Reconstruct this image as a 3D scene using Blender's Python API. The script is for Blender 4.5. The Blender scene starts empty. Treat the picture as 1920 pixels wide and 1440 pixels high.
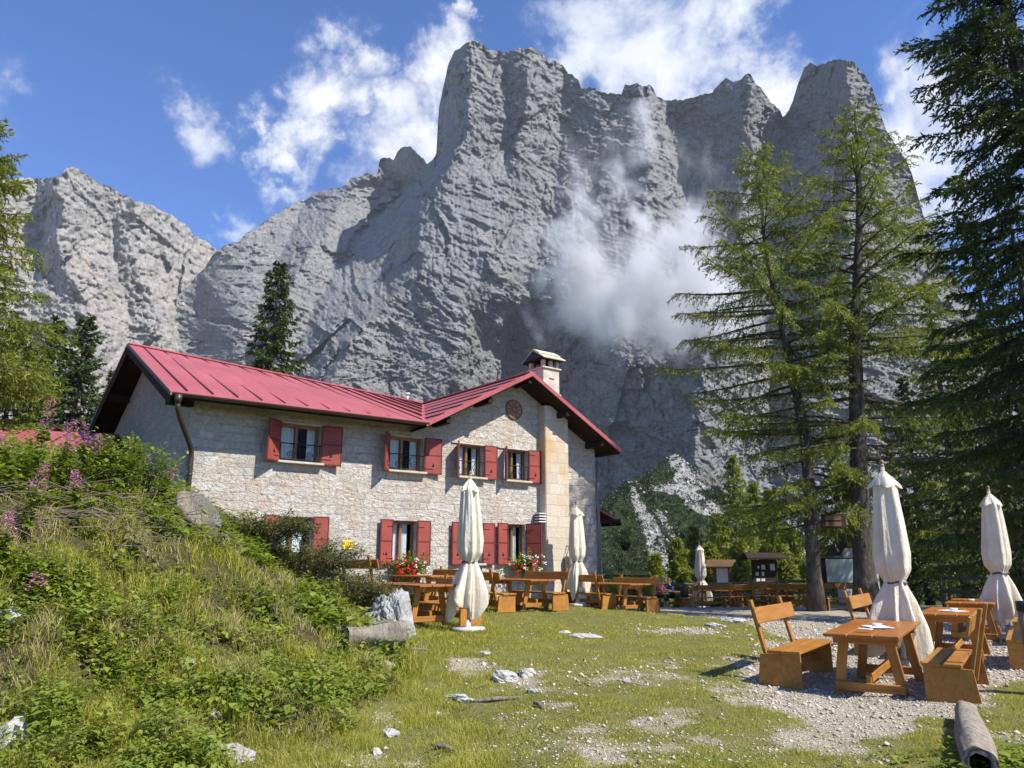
import bpy, bmesh, math, random
import numpy as np
from mathutils import Matrix, Vector, Euler

SC = bpy.context.scene
COL = SC.collection
PI = math.pi
R_ = math.radians

# ------------------------------------------------------------------ camera
FPX = 1400.0                      # focal length in pixels of a 1920 px wide frame
PITCH = R_(13.5)
EYE = 1.6
CP, SP = math.cos(PITCH), math.sin(PITCH)
cam_d = bpy.data.cameras.new("camera")
cam_d.sensor_width = 36.0
cam_d.lens = 36.0 * FPX / 1920.0
cam_d.clip_start = 0.1
cam_d.clip_end = 9000.0
cam = bpy.data.objects.new("camera", cam_d)
COL.objects.link(cam)
cam.location = (0, 0, EYE)
cam.rotation_euler = (PI / 2 + PITCH, 0, 0)
SC.camera = cam

# ------------------------------------------------------------------ light
SUN = Vector((0.909, -0.57, 1.2)).normalized()      # towards the sun
sun_d = bpy.data.lights.new("sun", 'SUN')
sun_d.energy = 5.0
sun_d.angle = R_(0.53)
sun_d.color = (1.0, 0.945, 0.85)
sun = bpy.data.objects.new("sun", sun_d)
COL.objects.link(sun)
sun.rotation_euler = SUN.to_track_quat('Z', 'Y').to_euler()

SC.view_settings.view_transform = 'Standard'
SC.view_settings.look = 'None'
SC.view_settings.exposure = 0.70
SC.view_settings.gamma = 1.0
SC.cycles.max_bounces = 6
SC.cycles.transparent_max_bounces = 6
SC.cycles.volume_bounces = 2


class NT:
    """thin wrapper for building node trees"""
    def __init__(s, tree):
        s.t = tree
        s.t.nodes.clear()

    def n(s, kind, **kw):
        nd = s.t.nodes.new(kind)
        for k, v in kw.items():
            if k.startswith('i_'):
                key = k[2:]
                key = int(key) if key.isdigit() else key.replace('_', ' ')
                s.put(nd.inputs[key], v)
            else:
                setattr(nd, k, v)
        return nd

    def put(s, sock, v):
        if isinstance(v, bpy.types.NodeSocket):
            s.t.links.new(v, sock)
        else:
            sock.default_value = v

    def math(s, op, a, b=0.0, c=None, clamp=False):
        nd = s.t.nodes.new('ShaderNodeMath')
        nd.operation = op
        nd.use_clamp = clamp
        s.put(nd.inputs[0], a)
        s.put(nd.inputs[1], b)
        if c is not None:
            s.put(nd.inputs[2], c)
        return nd.outputs[0]

    def vmath(s, op, a, b=None):
        nd = s.t.nodes.new('ShaderNodeVectorMath')
        nd.operation = op
        s.put(nd.inputs[0], a)
        if b is not None:
            s.put(nd.inputs[1], b)
        return nd.outputs[1] if op in ('LENGTH', 'DISTANCE', 'DOT_PRODUCT') else nd.outputs[0]

    def noise(s, vec, scale, detail=4, rough=0.55, dist=0.0, out=0):
        nd = s.t.nodes.new('ShaderNodeTexNoise')
        if vec is not None:
            s.put(nd.inputs['Vector'], vec)
        s.put(nd.inputs['Scale'], scale)
        s.put(nd.inputs['Detail'], detail)
        s.put(nd.inputs['Roughness'], rough)
        s.put(nd.inputs['Distortion'], dist)
        return nd.outputs[out]

    def mapr(s, v, a, b, c=0.0, d=1.0, smooth=False):
        nd = s.t.nodes.new('ShaderNodeMapRange')
        if smooth:
            nd.interpolation_type = 'SMOOTHSTEP'
        s.put(nd.inputs[0], v)
        for i, x in enumerate((a, b, c, d)):
            s.put(nd.inputs[i + 1], x)
        return nd.outputs[0]

    def ramp(s, fac, stops, mode='LINEAR'):
        nd = s.t.nodes.new('ShaderNodeValToRGB')
        cr = nd.color_ramp
        cr.interpolation = mode
        while len(cr.elements) < len(stops):
            cr.elements.new(0.5)
        for e, (p, c) in zip(cr.elements, stops):
            e.position = p
            e.color = (c[0], c[1], c[2], 1)
        s.put(nd.inputs[0], fac)
        return nd.outputs[0]

    def mix(s, fac, a, b, mode='MIX'):
        nd = s.t.nodes.new('ShaderNodeMix')
        nd.data_type = 'RGBA'
        nd.blend_type = mode
        s.put(nd.inputs[0], fac)
        for sk, v in ((nd.inputs[6], a), (nd.inputs[7], b)):
            if not isinstance(v, bpy.types.NodeSocket) and len(v) == 3:
                v = (v[0], v[1], v[2], 1)
            s.put(sk, v)
        return nd.outputs[2]

    def mapping(s, vec, scale=(1, 1, 1), rot=(0, 0, 0), loc=(0, 0, 0)):
        nd = s.t.nodes.new('ShaderNodeMapping')
        s.put(nd.inputs[0], vec)
        nd.inputs[1].default_value = loc
        nd.inputs[2].default_value = rot
        nd.inputs[3].default_value = scale
        return nd.outputs[0]

    def bump(s, h, strength=0.5, dist=0.02):
        nd = s.t.nodes.new('ShaderNodeBump')
        s.put(nd.inputs['Strength'], strength)
        s.put(nd.inputs['Distance'], dist)
        s.put(nd.inputs['Height'], h)
        return nd.outputs[0]


def pix(px, py):
    a, b = px - 960.0, 720.0 - py
    return np.array([a, FPX * CP - b * SP, FPX * SP + b * CP]) / FPX


def at(px, py, Y):
    """point at forward distance Y seen in that direction"""
    r = pix(px, py)
    return Vector(r * (Y / r[1])) + Vector((0, 0, EYE))


# ------------------------------------------------------------------ sky with cumulus
world = bpy.data.worlds.new("World")
SC.world = world
world.use_nodes = True
W = NT(world.node_tree)
sky = W.n('ShaderNodeTexSky', sky_type='NISHITA')
sky.sun_disc = False
sky.sun_elevation = math.asin(SUN.z)
sky.sun_rotation = math.atan2(SUN.x, SUN.y)
sky.altitude = 2000.0
sky.air_density = 1.0
sky.dust_density = 0.0
sky.ozone_density = 4.0
dirv = W.vmath('NORMALIZE', W.n('ShaderNodeTexCoord').outputs['Generated'])
warp = W.noise(dirv, 7.0, 6, 0.62, out=1)
wv = W.vmath('ADD', dirv, W.vmath('MULTIPLY', W.vmath('SUBTRACT', warp, (0.5, 0.5, 0.5)), (0.26, 0.26, 0.22)))
CLOUDS = [(665, 100, 75), (610, 190, 95), (560, 270, 75), (480, 310, 55), (410, 235, 52), (440, 425, 45), (515, 320, 55), (800, 130, 80), (760, 205, 100),
          (735, 275, 115), (560, 200, 70), (700, 190, 60), (800, 260, 70), (1100, 60, 120), (1200, 90, 130), (1060, 100, 90), (1150, 140, 95),
          (1310, 40, 95), (1400, 10, 80), (1430, 150, 100), (1350, 170, 75), (1270, 165, 55), (1740, 190, 150),
          (1700, 270, 170), (1780, 340, 150), (1670, 150, 60), (1840, 260, 110), (395, 240, 75), (450, 255, 50), (870, 60, 40),
          (1880, 130, 90), (-180, 200, 120), (-300, 300, 130), (2200, 200, 200)]
acc = None
for (x, y, r) in CLOUDS:
    v = Vector(pix(x, y)).normalized()
    dist = W.vmath('DISTANCE', wv, tuple(v))
    t = W.mapr(dist, 0.0, r * 1.25 / 1400.0, 1.0, 0.0, True)
    acc = t if acc is None else W.math('MAXIMUM', acc, t)
nz = W.noise(dirv, 8.0, 10, 0.62, 0.9)
dens = W.math('ADD', W.math('MULTIPLY', acc, 0.9), W.math('MULTIPLY', W.math('SUBTRACT', nz, 0.5), 1.9))
fac = W.mapr(dens, 0.04, 1.10, 0.0, 1.0, True)
fac = W.math('MULTIPLY', fac, W.mapr(acc, 0.02, 0.4, 0.0, 1.0))
# towering parts are brighter than their grey undersides
shade = W.noise(wv, 4.0, 5, 0.6, 0.0)
ccol = W.ramp(shade, [(0.30, (4.0, 4.4, 5.1)), (0.62, (5.8, 5.85, 5.9))])
skyc = W.mix(1.0, W.n('ShaderNodeHueSaturation', i_Saturation=1.18, i_Value=1.0, i_Color=sky.outputs[0]).outputs[0], (1.08, 1.0, 1.17), 'MULTIPLY')
final = W.mix(W.math('MULTIPLY', fac, 0.95), skyc, ccol)
bg = W.n('ShaderNodeBackground', i_Color=final, i_Strength=0.122)
W.n('ShaderNodeOutputWorld', i_Surface=bg.outputs[0])

# ------------------------------------------------------------------ object helpers
def tag(o, label=None, cat=None, group=None, kind=None):
    if label:
        o['label'] = label
    if cat:
        o['category'] = cat
    if group:
        o['group'] = group
    if kind:
        o['kind'] = kind
    return o


def thing(name, label, cat, loc=(0, 0, 0), rz=0.0, group=None):
    o = bpy.data.objects.new(name, None)
    o.empty_display_size = 0.2
    COL.objects.link(o)
    o.location = loc
    o.rotation_euler = (0, 0, rz)
    return tag(o, label, cat, group)


def link(name, me, mats, parent=None, loc=None):
    o = bpy.data.objects.new(name, me)
    COL.objects.link(o)
    for m in (mats if isinstance(mats, (list, tuple)) else [mats]):
        if m.name not in [x.name for x in me.materials if x]:
            me.materials.append(m)
    if parent:
        o.parent = parent
    if loc is not None:
        o.location = loc
    return o


def copy_tree(o, parent=None):
    c = o.copy()
    COL.objects.link(c)
    if parent:
        c.parent = parent
        c.matrix_parent_inverse = o.matrix_parent_inverse.copy()
    for ch in [x for x in bpy.data.objects if x.parent == o]:
        copy_tree(ch, c)
    return c


def fast_mesh(name, V, T, attr=None, mat_idx=None, smooth=False):
    """V (n,3), T (m,3|4) -> mesh; attr: dict name -> (n,) float or (n,3) vector"""
    V = np.ascontiguousarray(V, dtype=np.float32)
    T = np.ascontiguousarray(T, dtype=np.int32)
    k = T.shape[1]
    me = bpy.data.meshes.new(name)
    me.vertices.add(len(V))
    me.vertices.foreach_set('co', V.ravel())
    me.loops.add(T.size)
    me.loops.foreach_set('vertex_index', T.ravel())
    me.polygons.add(len(T))
    me.polygons.foreach_set('loop_start', np.arange(0, T.size, k, dtype=np.int32))
    me.polygons.foreach_set('loop_total', np.full(len(T), k, dtype=np.int32))
    if mat_idx is not None:
        me.polygons.foreach_set('material_index', np.asarray(mat_idx, dtype=np.int32))
    if smooth:
        me.polygons.foreach_set('use_smooth', np.ones(len(T), dtype=bool))
    me.update(calc_edges=True)
    for nm, a in (attr or {}).items():
        a = np.asarray(a, dtype=np.float32)
        if a.ndim == 1:
            at_ = me.attributes.new(nm, 'FLOAT', 'POINT')
            at_.data.foreach_set('value', a)
        else:
            at_ = me.attributes.new(nm, 'FLOAT_VECTOR', 'POINT')
            at_.data.foreach_set('vector', a.ravel())
    return me


class MB:
    """collects shapes into one mesh; 'g' is a per-vertex grain coordinate (x runs along the longest side)"""
    rnd = random.Random(5)

    def __init__(s):
        s.V, s.F, s.G, s.M, s.S = [], [], [], [], []

    def add(s, vs, fs, gs=None, mi=0, smooth=False):
        o = len(s.V)
        s.V += [tuple(v) for v in vs]
        s.F += [tuple(i + o for i in f) for f in fs]
        s.G += [tuple(g) for g in (gs or vs)]
        s.M += [mi] * len(fs)
        s.S += [smooth] * len(fs)
        return s

    def box(s, c, size, rot=None, bev=0.006, mi=0):
        hx, hy, hz = size[0] / 2, size[1] / 2, size[2] / 2
        b = min(bev, hx * .45, hy * .45, hz * .45)
        vs, idx = [], {}
        for sx in (-1, 1):
            for sy in (-1, 1):
                for sz in (-1, 1):
                    for ax in range(3):
                        p = [sx * hx, sy * hy, sz * hz]
                        for k in range(3):
                            if k != ax:
                                p[k] -= (sx, sy, sz)[k] * b
                        idx[(sx, sy, sz, ax)] = len(vs)
                        vs.append(Vector(p))
        fs = []
        for ax in range(3):
            a1, a2 = (ax + 1) % 3, (ax + 2) % 3
            for sg in (-1, 1):
                q = []
                for u, v in ((-1, -1), (1, -1), (1, 1), (-1, 1)):
                    k = [0, 0, 0]
                    k[ax], k[a1], k[a2] = sg, u, v
                    q.append(idx[(k[0], k[1], k[2], ax)])
                fs.append(q if sg > 0 else q[::-1])
            for u in (-1, 1):
                for v in (-1, 1):
                    def g(sg, axis):
                        k = [0, 0, 0]
                        k[ax], k[a1], k[a2] = sg, u, v
                        return idx[(k[0], k[1], k[2], axis)]
                    q = [g(-1, a1), g(1, a1), g(1, a2), g(-1, a2)]
                    fs.append(q if u * v < 0 else q[::-1])
        for sx in (-1, 1):
            for sy in (-1, 1):
                for sz in (-1, 1):
                    t = [idx[(sx, sy, sz, 0)], idx[(sx, sy, sz, 1)], idx[(sx, sy, sz, 2)]]
                    fs.append(t if sx * sy * sz > 0 else t[::-1])
        order = sorted(range(3), key=lambda k: -size[k])
        off = [s.rnd.uniform(0, 40) for _ in range(3)]
        gs = [tuple(v[order[k]] + off[k] for k in range(3)) for v in vs]
        m = rot if rot is not None else Matrix.Identity(3)
        c = Vector(c)
        return s.add([m @ v + c for v in vs], fs, gs, mi)

    def beam(s, p0, p1, w, h, up=(0, 0, 1), bev=0.006, mi=0, ext=0.0):
        p0, p1 = Vector(p0), Vector(p1)
        x = (p1 - p0)
        L = x.length
        x.normalize()
        y = Vector(up).cross(x)
        if y.length < 1e-4:
            y = Vector((0, 1, 0)).cross(x)
        y.normalize()
        z = x.cross(y)
        m = Matrix((x, y, z)).transposed()
        return s.box((p0 + p1) / 2, (L + ext * 2, w, h), m, bev, mi)

    def tube(s, pts, rad, n=8, mi=0, caps=True, smooth=True):
        pts = [Vector(p) for p in pts]
        rad = rad if isinstance(rad, (list, tuple)) else [rad] * len(pts)
        vs, fs, gs = [], [], []
        t0 = (pts[1] - pts[0]).normalized()
        nrm = t0.cross(Vector((0, 0, 1)))
        if nrm.length < 1e-3:
            nrm = Vector((1, 0, 0))
        nrm.normalize()
        run, off = 0.0, s.rnd.uniform(0, 30)
        for i, p in enumerate(pts):
            t = (pts[min(i + 1, len(pts) - 1)] - pts[max(i - 1, 0)]).normalized()
            nrm = (nrm - t * nrm.dot(t)).normalized()
            bn = t.cross(nrm)
            if i:
                run += (p - pts[i - 1]).length
            for k in range(n):
                a = 2 * PI * k / n
                vs.append(p + (nrm * math.cos(a) + bn * math.sin(a)) * rad[i])
                gs.append((run + off, math.cos(a) * rad[i], math.sin(a) * rad[i]))
        for i in range(len(pts) - 1):
            for k in range(n):
                a, b = i * n + k, i * n + (k + 1) % n
                fs.append((a, b, b + n, a + n))
        if caps:
            fs.append(tuple(range(n - 1, -1, -1)))
            fs.append(tuple(range((len(pts) - 1) * n, len(pts) * n)))
        return s.add(vs, fs, gs, mi, smooth)

    def lathe(s, prof, n=24, mi=0, fn=None, c=(0, 0, 0), smooth=True, caps=True):
        vs, fs = [], []
        for (r, z) in prof:
            for k in range(n):
                a = 2 * PI * k / n
                rr = fn(r, z, a) if fn else r
                vs.append((c[0] + rr * math.cos(a), c[1] + rr * math.sin(a), c[2] + z))
        for i in range(len(prof) - 1):
            for k in range(n):
                a, b = i * n + k, i * n + (k + 1) % n
                fs.append((a, b, b + n, a + n))
        if caps:
            fs.append(tuple(range(n - 1, -1, -1)))
            fs.append(tuple(range((len(prof) - 1) * n, len(prof) * n)))
        return s.add(vs, fs, None, mi, smooth)

    def poly(s, pts, mi=0):
        return s.add(pts, [tuple(range(len(pts)))], None, mi)

    def slab(s, pts, nrm, mi=0):
        """flat polygon thickened along nrm"""
        n = len(pts)
        nv = Vector(nrm)
        vs = [Vector(p) for p in pts] + [Vector(p) + nv for p in pts]
        fs = [tuple(range(n - 1, -1, -1)), tuple(range(n, 2 * n))]
        for k in range(n):
            j = (k + 1) % n
            fs.append((k, j, n + j, n + k))
        return s.add(vs, fs, None, mi)

    def build(s, name, mats, parent=None, loc=None):
        me = bpy.data.meshes.new(name)
        me.from_pydata(s.V, [], s.F)
        me.polygons.foreach_set('material_index', s.M)
        me.polygons.foreach_set('use_smooth', s.S)
        a = me.attributes.new('g', 'FLOAT_VECTOR', 'POINT')
        a.data.foreach_set('vector', np.array(s.G, dtype=np.float32).ravel())
        bm = bmesh.new()
        bm.from_mesh(me)
        bmesh.ops.recalc_face_normals(bm, faces=bm.faces)
        bm.to_mesh(me)
        bm.free()
        me.update()
        return link(name, me, mats, parent, loc)


# ------------------------------------------------------------------ numpy noise
def _hash(ix, iy, seed):
    h = (ix.astype(np.int64) * 374761393 + iy.astype(np.int64) * 668265263 + seed * 1442695041) & 0xffffffff
    h = ((h ^ (h >> 13)) * 1274126177) & 0xffffffff
    h = (h ^ (h >> 16)) & 0xffffffff
    return h.astype(np.float64) / 2147483648.0 - 1.0


def vnoise(x, y, seed=0):
    x = np.asarray(x, float)
    y = np.asarray(y, float)
    x0, y0 = np.floor(x), np.floor(y)
    fx, fy = x - x0, y - y0

    def gr(dx, dy):
        a = _hash(x0 + dx, y0 + dy, seed) * PI
        return np.cos(a) * (fx - dx) + np.sin(a) * (fy - dy)
    u = fx * fx * fx * (fx * (fx * 6 - 15) + 10)
    v = fy * fy * fy * (fy * (fy * 6 - 15) + 10)
    a = gr(0, 0) * (1 - u) + gr(1, 0) * u
    b = gr(0, 1) * (1 - u) + gr(1, 1) * u
    return (a * (1 - v) + b * v) * 1.5


def fbm(x, y, oct=5, seed=0, gain=0.5, lac=2.03):
    s, a, f = 0, 1.0, 1.0
    for i in range(oct):
        s = s + a * vnoise(x * f, y * f, seed + i * 17)
        a *= gain
        f *= lac
    return s


def ridged(x, y, oct=4, seed=0, gain=0.5):
    s, a, f = 0, 1.0, 1.0
    for i in range(oct):
        s = s + a * (1 - 2 * np.abs(vnoise(x * f, y * f, seed + i * 31)))
        a *= gain
        f *= 2.1
    return s


def smooth(a, b, x):
    t = np.clip((x - a) / (b - a), 0, 1)
    return t * t * (3 - 2 * t)


# ------------------------------------------------------------------ materials
def new_mat(name):
    m = bpy.data.materials.new(name)
    m.use_nodes = True
    return m, NT(m.node_tree)


def finish(nt, col, rough=0.7, normal=None, spec=0.3, metal=0.0, extra=None):
    b = nt.n('ShaderNodeBsdfPrincipled')
    nt.put(b.inputs['Base Color'], col if isinstance(col, bpy.types.NodeSocket) else (col[0], col[1], col[2], 1))
    nt.put(b.inputs['Roughness'], rough)
    nt.put(b.inputs['Specular IOR Level'], spec)
    nt.put(b.inputs['Metallic'], metal)
    if normal is not None:
        nt.put(b.inputs['Normal'], normal)
    for k, v in (extra or {}).items():
        nt.put(b.inputs[k], v)
    nt.n('ShaderNodeOutputMaterial', i_Surface=b.outputs[0])
    return b


def attr(nt, name, vec=False):
    a = nt.n('ShaderNodeAttribute', attribute_name=name)
    return a.outputs['Vector'] if vec else a.outputs['Fac']


def simple_mat(name, c, rough=0.6, var=0.15, scale=8.0, bump=0.0, metal=0.0, spec=0.3):
    m, t = new_mat(name)
    v = t.n('ShaderNodeTexCoord').outputs['Object']
    nz = t.noise(v, scale, 5, 0.6)
    col = t.mix(t.mapr(nz, 0.3, 0.7), [x * (1 - var) for x in c], [min(1, x * (1 + var)) for x in c])
    nm = t.bump(t.noise(v, scale * 4, 4, 0.6), bump, 0.01) if bump else None
    finish(t, col, rough, nm, spec, metal)
    return m


def wood_mat(name, c1, c2, rough=0.45, scale=1.0, spec=0.4, weather=0.0):
    """varnished or weathered boards, grain along the 'g' attribute's x axis"""
    m, t = new_mat(name)
    g = attr(t, 'g', True)
    oi = t.n('ShaderNodeObjectInfo')
    gv = t.vmath('ADD', g, t.vmath('MULTIPLY', oi.outputs['Location'], (0.37, 0.21, 1.3)))
    st = t.mapping(gv, (0.7 * scale, 9 * scale, 9 * scale))
    n1 = t.noise(st, 1.5, 6, 0.6, 1.2)
    fine = t.noise(t.mapping(gv, (3 * scale, 70 * scale, 70 * scale)), 1.0, 3, 0.6)
    kn = t.n('ShaderNodeTexVoronoi', i_Vector=t.mapping(gv, (2.2 * scale, 7 * scale, 7 * scale)), i_Scale=1.0).outputs[0]
    knot = t.mapr(kn, 0.05, 0.16, 1.0, 0.0, True)
    col = t.mix(t.mapr(n1, 0.3, 0.72), c1, c2)
    col = t.mix(t.math('MULTIPLY', t.mapr(fine, 0.45, 0.75), 0.35), col, [x * 0.55 for x in c1])
    col = t.mix(t.math('MULTIPLY', knot, 0.6), col, [x * 0.35 for x in c1])
    big = t.noise(gv, 1.1, 3, 0.5)
    col = t.mix(t.mapr(big, 0.35, 0.7, 0.0, 0.45), col, [x * 0.62 for x in c1])
    if weather:
        col = t.mix(t.mapr(t.noise(gv, 3.0, 5, 0.65), 0.4, 0.7, 0.0, weather), col, (0.33, 0.30, 0.26))
    rv = t.math('FRACT', t.math('MULTIPLY', t.vmath('DOT_PRODUCT', oi.outputs['Location'], (7.31, 3.77, 9.13)), 1.0))
    col = t.mix(t.math('MULTIPLY', oi.outputs['Random'], 0.30), col, (c1[0] * 0.75, c1[1] * 0.85, c1[2] * 1.3))
    nm = t.bump(t.math('ADD', n1, t.math('MULTIPLY', fine, 0.5)), 0.35, 0.004)
    finish(t, col, rough, nm, spec)
    return m


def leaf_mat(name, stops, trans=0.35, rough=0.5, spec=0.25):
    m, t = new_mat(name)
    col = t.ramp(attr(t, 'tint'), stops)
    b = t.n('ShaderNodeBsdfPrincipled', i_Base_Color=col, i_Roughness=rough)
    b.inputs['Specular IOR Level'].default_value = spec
    tr = t.n('ShaderNodeBsdfTranslucent', i_Color=t.mix(1.0, col, (1.15, 1.2, 0.55), 'MULTIPLY'))
    mx = t.n('ShaderNodeMixShader', i_0=trans, i_1=b.outputs[0], i_2=tr.outputs[0])
    t.n('ShaderNodeOutputMaterial', i_Surface=mx.outputs[0])
    return m
# ------------------------------------------------------------------ mountains
def rock_mat(name, light, dark, ochre_amt, green=False):
    m, t = new_mat(name)
    P = t.n('ShaderNodeNewGeometry').outputs['Position']
    big = t.noise(P, 0.006, 4, 0.6)
    med = t.noise(P, 0.03, 6, 0.65)
    streak = t.noise(t.mapping(P, (0.09, 0.09, 0.012)), 1.0, 5, 0.62)
    band = t.noise(t.mapping(P, (0.01, 0.01, 0.16), (0, R_(14), 0)), 1.0, 5, 0.6)
    fine = t.noise(P, 0.22, 5, 0.7)
    col = t.mix(t.mapr(med, 0.32, 0.68), dark, light)
    col = t.mix(t.mapr(streak, 0.48, 0.68, 0.0, 0.75), col, [x * 0.62 for x in dark])
    col = t.mix(t.mapr(band, 0.52, 0.7, 0.0, 0.45), col, [x * 0.7 for x in dark])
    col = t.mix(t.mapr(fine, 0.35, 0.7, 0.0, 0.35), col, [min(1, x * 1.25) for x in light])
    oc = t.math('MULTIPLY', t.mapr(big, 0.5, 0.66, 0.0, 1.0, True), t.mapr(streak, 0.5, 0.36, 0.0, 1.0))
    col = t.mix(t.math('MULTIPLY', oc, ochre_amt), col, (0.52, 0.37, 0.23))
    gm = t.mapr(t.math('ADD', attr(t, 'green'), t.math('MULTIPLY', t.math('SUBTRACT', t.noise(P, 0.06, 5, 0.7), 0.5), 1.4)), 0.42, 0.62)
    col = t.mix(gm, col, t.mix(t.noise(P, 0.15, 3), (0.035, 0.055, 0.02), (0.09, 0.115, 0.04)))
    lay = t.noise(t.mapping(P, (0.03, 0.03, 0.75), (0, R_(17), 0)), 1.0, 6, 0.72)
    chip = t.n('ShaderNodeTexVoronoi', i_Vector=t.mapping(P, (0.22, 0.22, 0.40), (0, R_(17), 0)), i_Scale=1.0)
    crk = t.n('ShaderNodeTexVoronoi', i_Vector=t.vmath('ADD', t.mapping(P, (0.10, 0.10, 0.035)), t.vmath('MULTIPLY', t.noise(P, 0.05, 3, out=1), (0.8, 0.8, 0.8))), i_Scale=1.0)
    crk.feature = 'DISTANCE_TO_EDGE'
    crack = t.mapr(crk.outputs[0], 0.0, 0.05, 1.0, 0.0)
    col = t.mix(t.mapr(lay, 0.50, 0.60, 0.0, 0.42), col, [x * 0.62 for x in dark])
    col = t.mix(t.math('MULTIPLY', crack, 0.6), col, [x * 0.45 for x in dark])
    col = t.mix(t.math('MULTIPLY', t.n('ShaderNodeSeparateColor', i_Color=chip.outputs['Color']).outputs[0], 0.22), col, [x * 0.6 for x in dark])
    h = t.math('ADD', t.math('MULTIPLY', lay, 2.2), t.math('MULTIPLY', t.noise(P, 0.35, 7, 0.75), 0.9))
    h = t.math('ADD', h, t.math('MULTIPLY', t.n('ShaderNodeSeparateColor', i_Color=chip.outputs['Color']).outputs[1], 0.5))
    h = t.math('SUBTRACT', h, t.math('MULTIPLY', crack, 0.5))
    finish(t, col, 0.95, t.bump(h, 0.8, 2.2), 0.1)
    return m


def lines_lerp(U, V, lines):
    """crease lines ordered left to right, each a list of (py, px, depth)"""
    xs, ds = [], []
    for ln in lines:
        py = [q[0] for q in ln]
        xs.append(np.interp(V, py, [q[1] for q in ln]))
        ds.append(np.interp(V, py, [q[2] for q in ln]))
    out = ds[0].copy()
    for i in range(len(lines) - 1):
        w = np.clip((U - xs[i]) / np.maximum(xs[i + 1] - xs[i], 1e-3), 0, 1)
        sel = U >= xs[i]
        out = np.where(sel, ds[i] * (1 - w) + ds[i + 1] * w, out)
    return out


def facets(x, y, seed):
    """broken rock: every cell is a tilted plate"""
    xi, yi = np.floor(x), np.floor(y)
    best = np.full(x.shape, 9.0)
    out = np.zeros(x.shape)
    for dx in (-1, 0, 1):
        for dy in (-1, 0, 1):
            cx, cy = xi + dx, yi + dy
            fx = cx + 0.5 + 0.45 * _hash(cx, cy, seed)
            fy = cy + 0.5 + 0.45 * _hash(cx, cy, seed + 1)
            ox, oy = x - fx, y - fy
            d = ox * ox + oy * oy
            v = _hash(cx, cy, seed + 2) * 0.7 + ox * _hash(cx, cy, seed + 3) * 1.3 + oy * (_hash(cx, cy, seed + 4) * 0.7 - 0.5)
            sel = d < best
            out = np.where(sel, v, out)
            best = np.where(sel, d, best)
    return out


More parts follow.
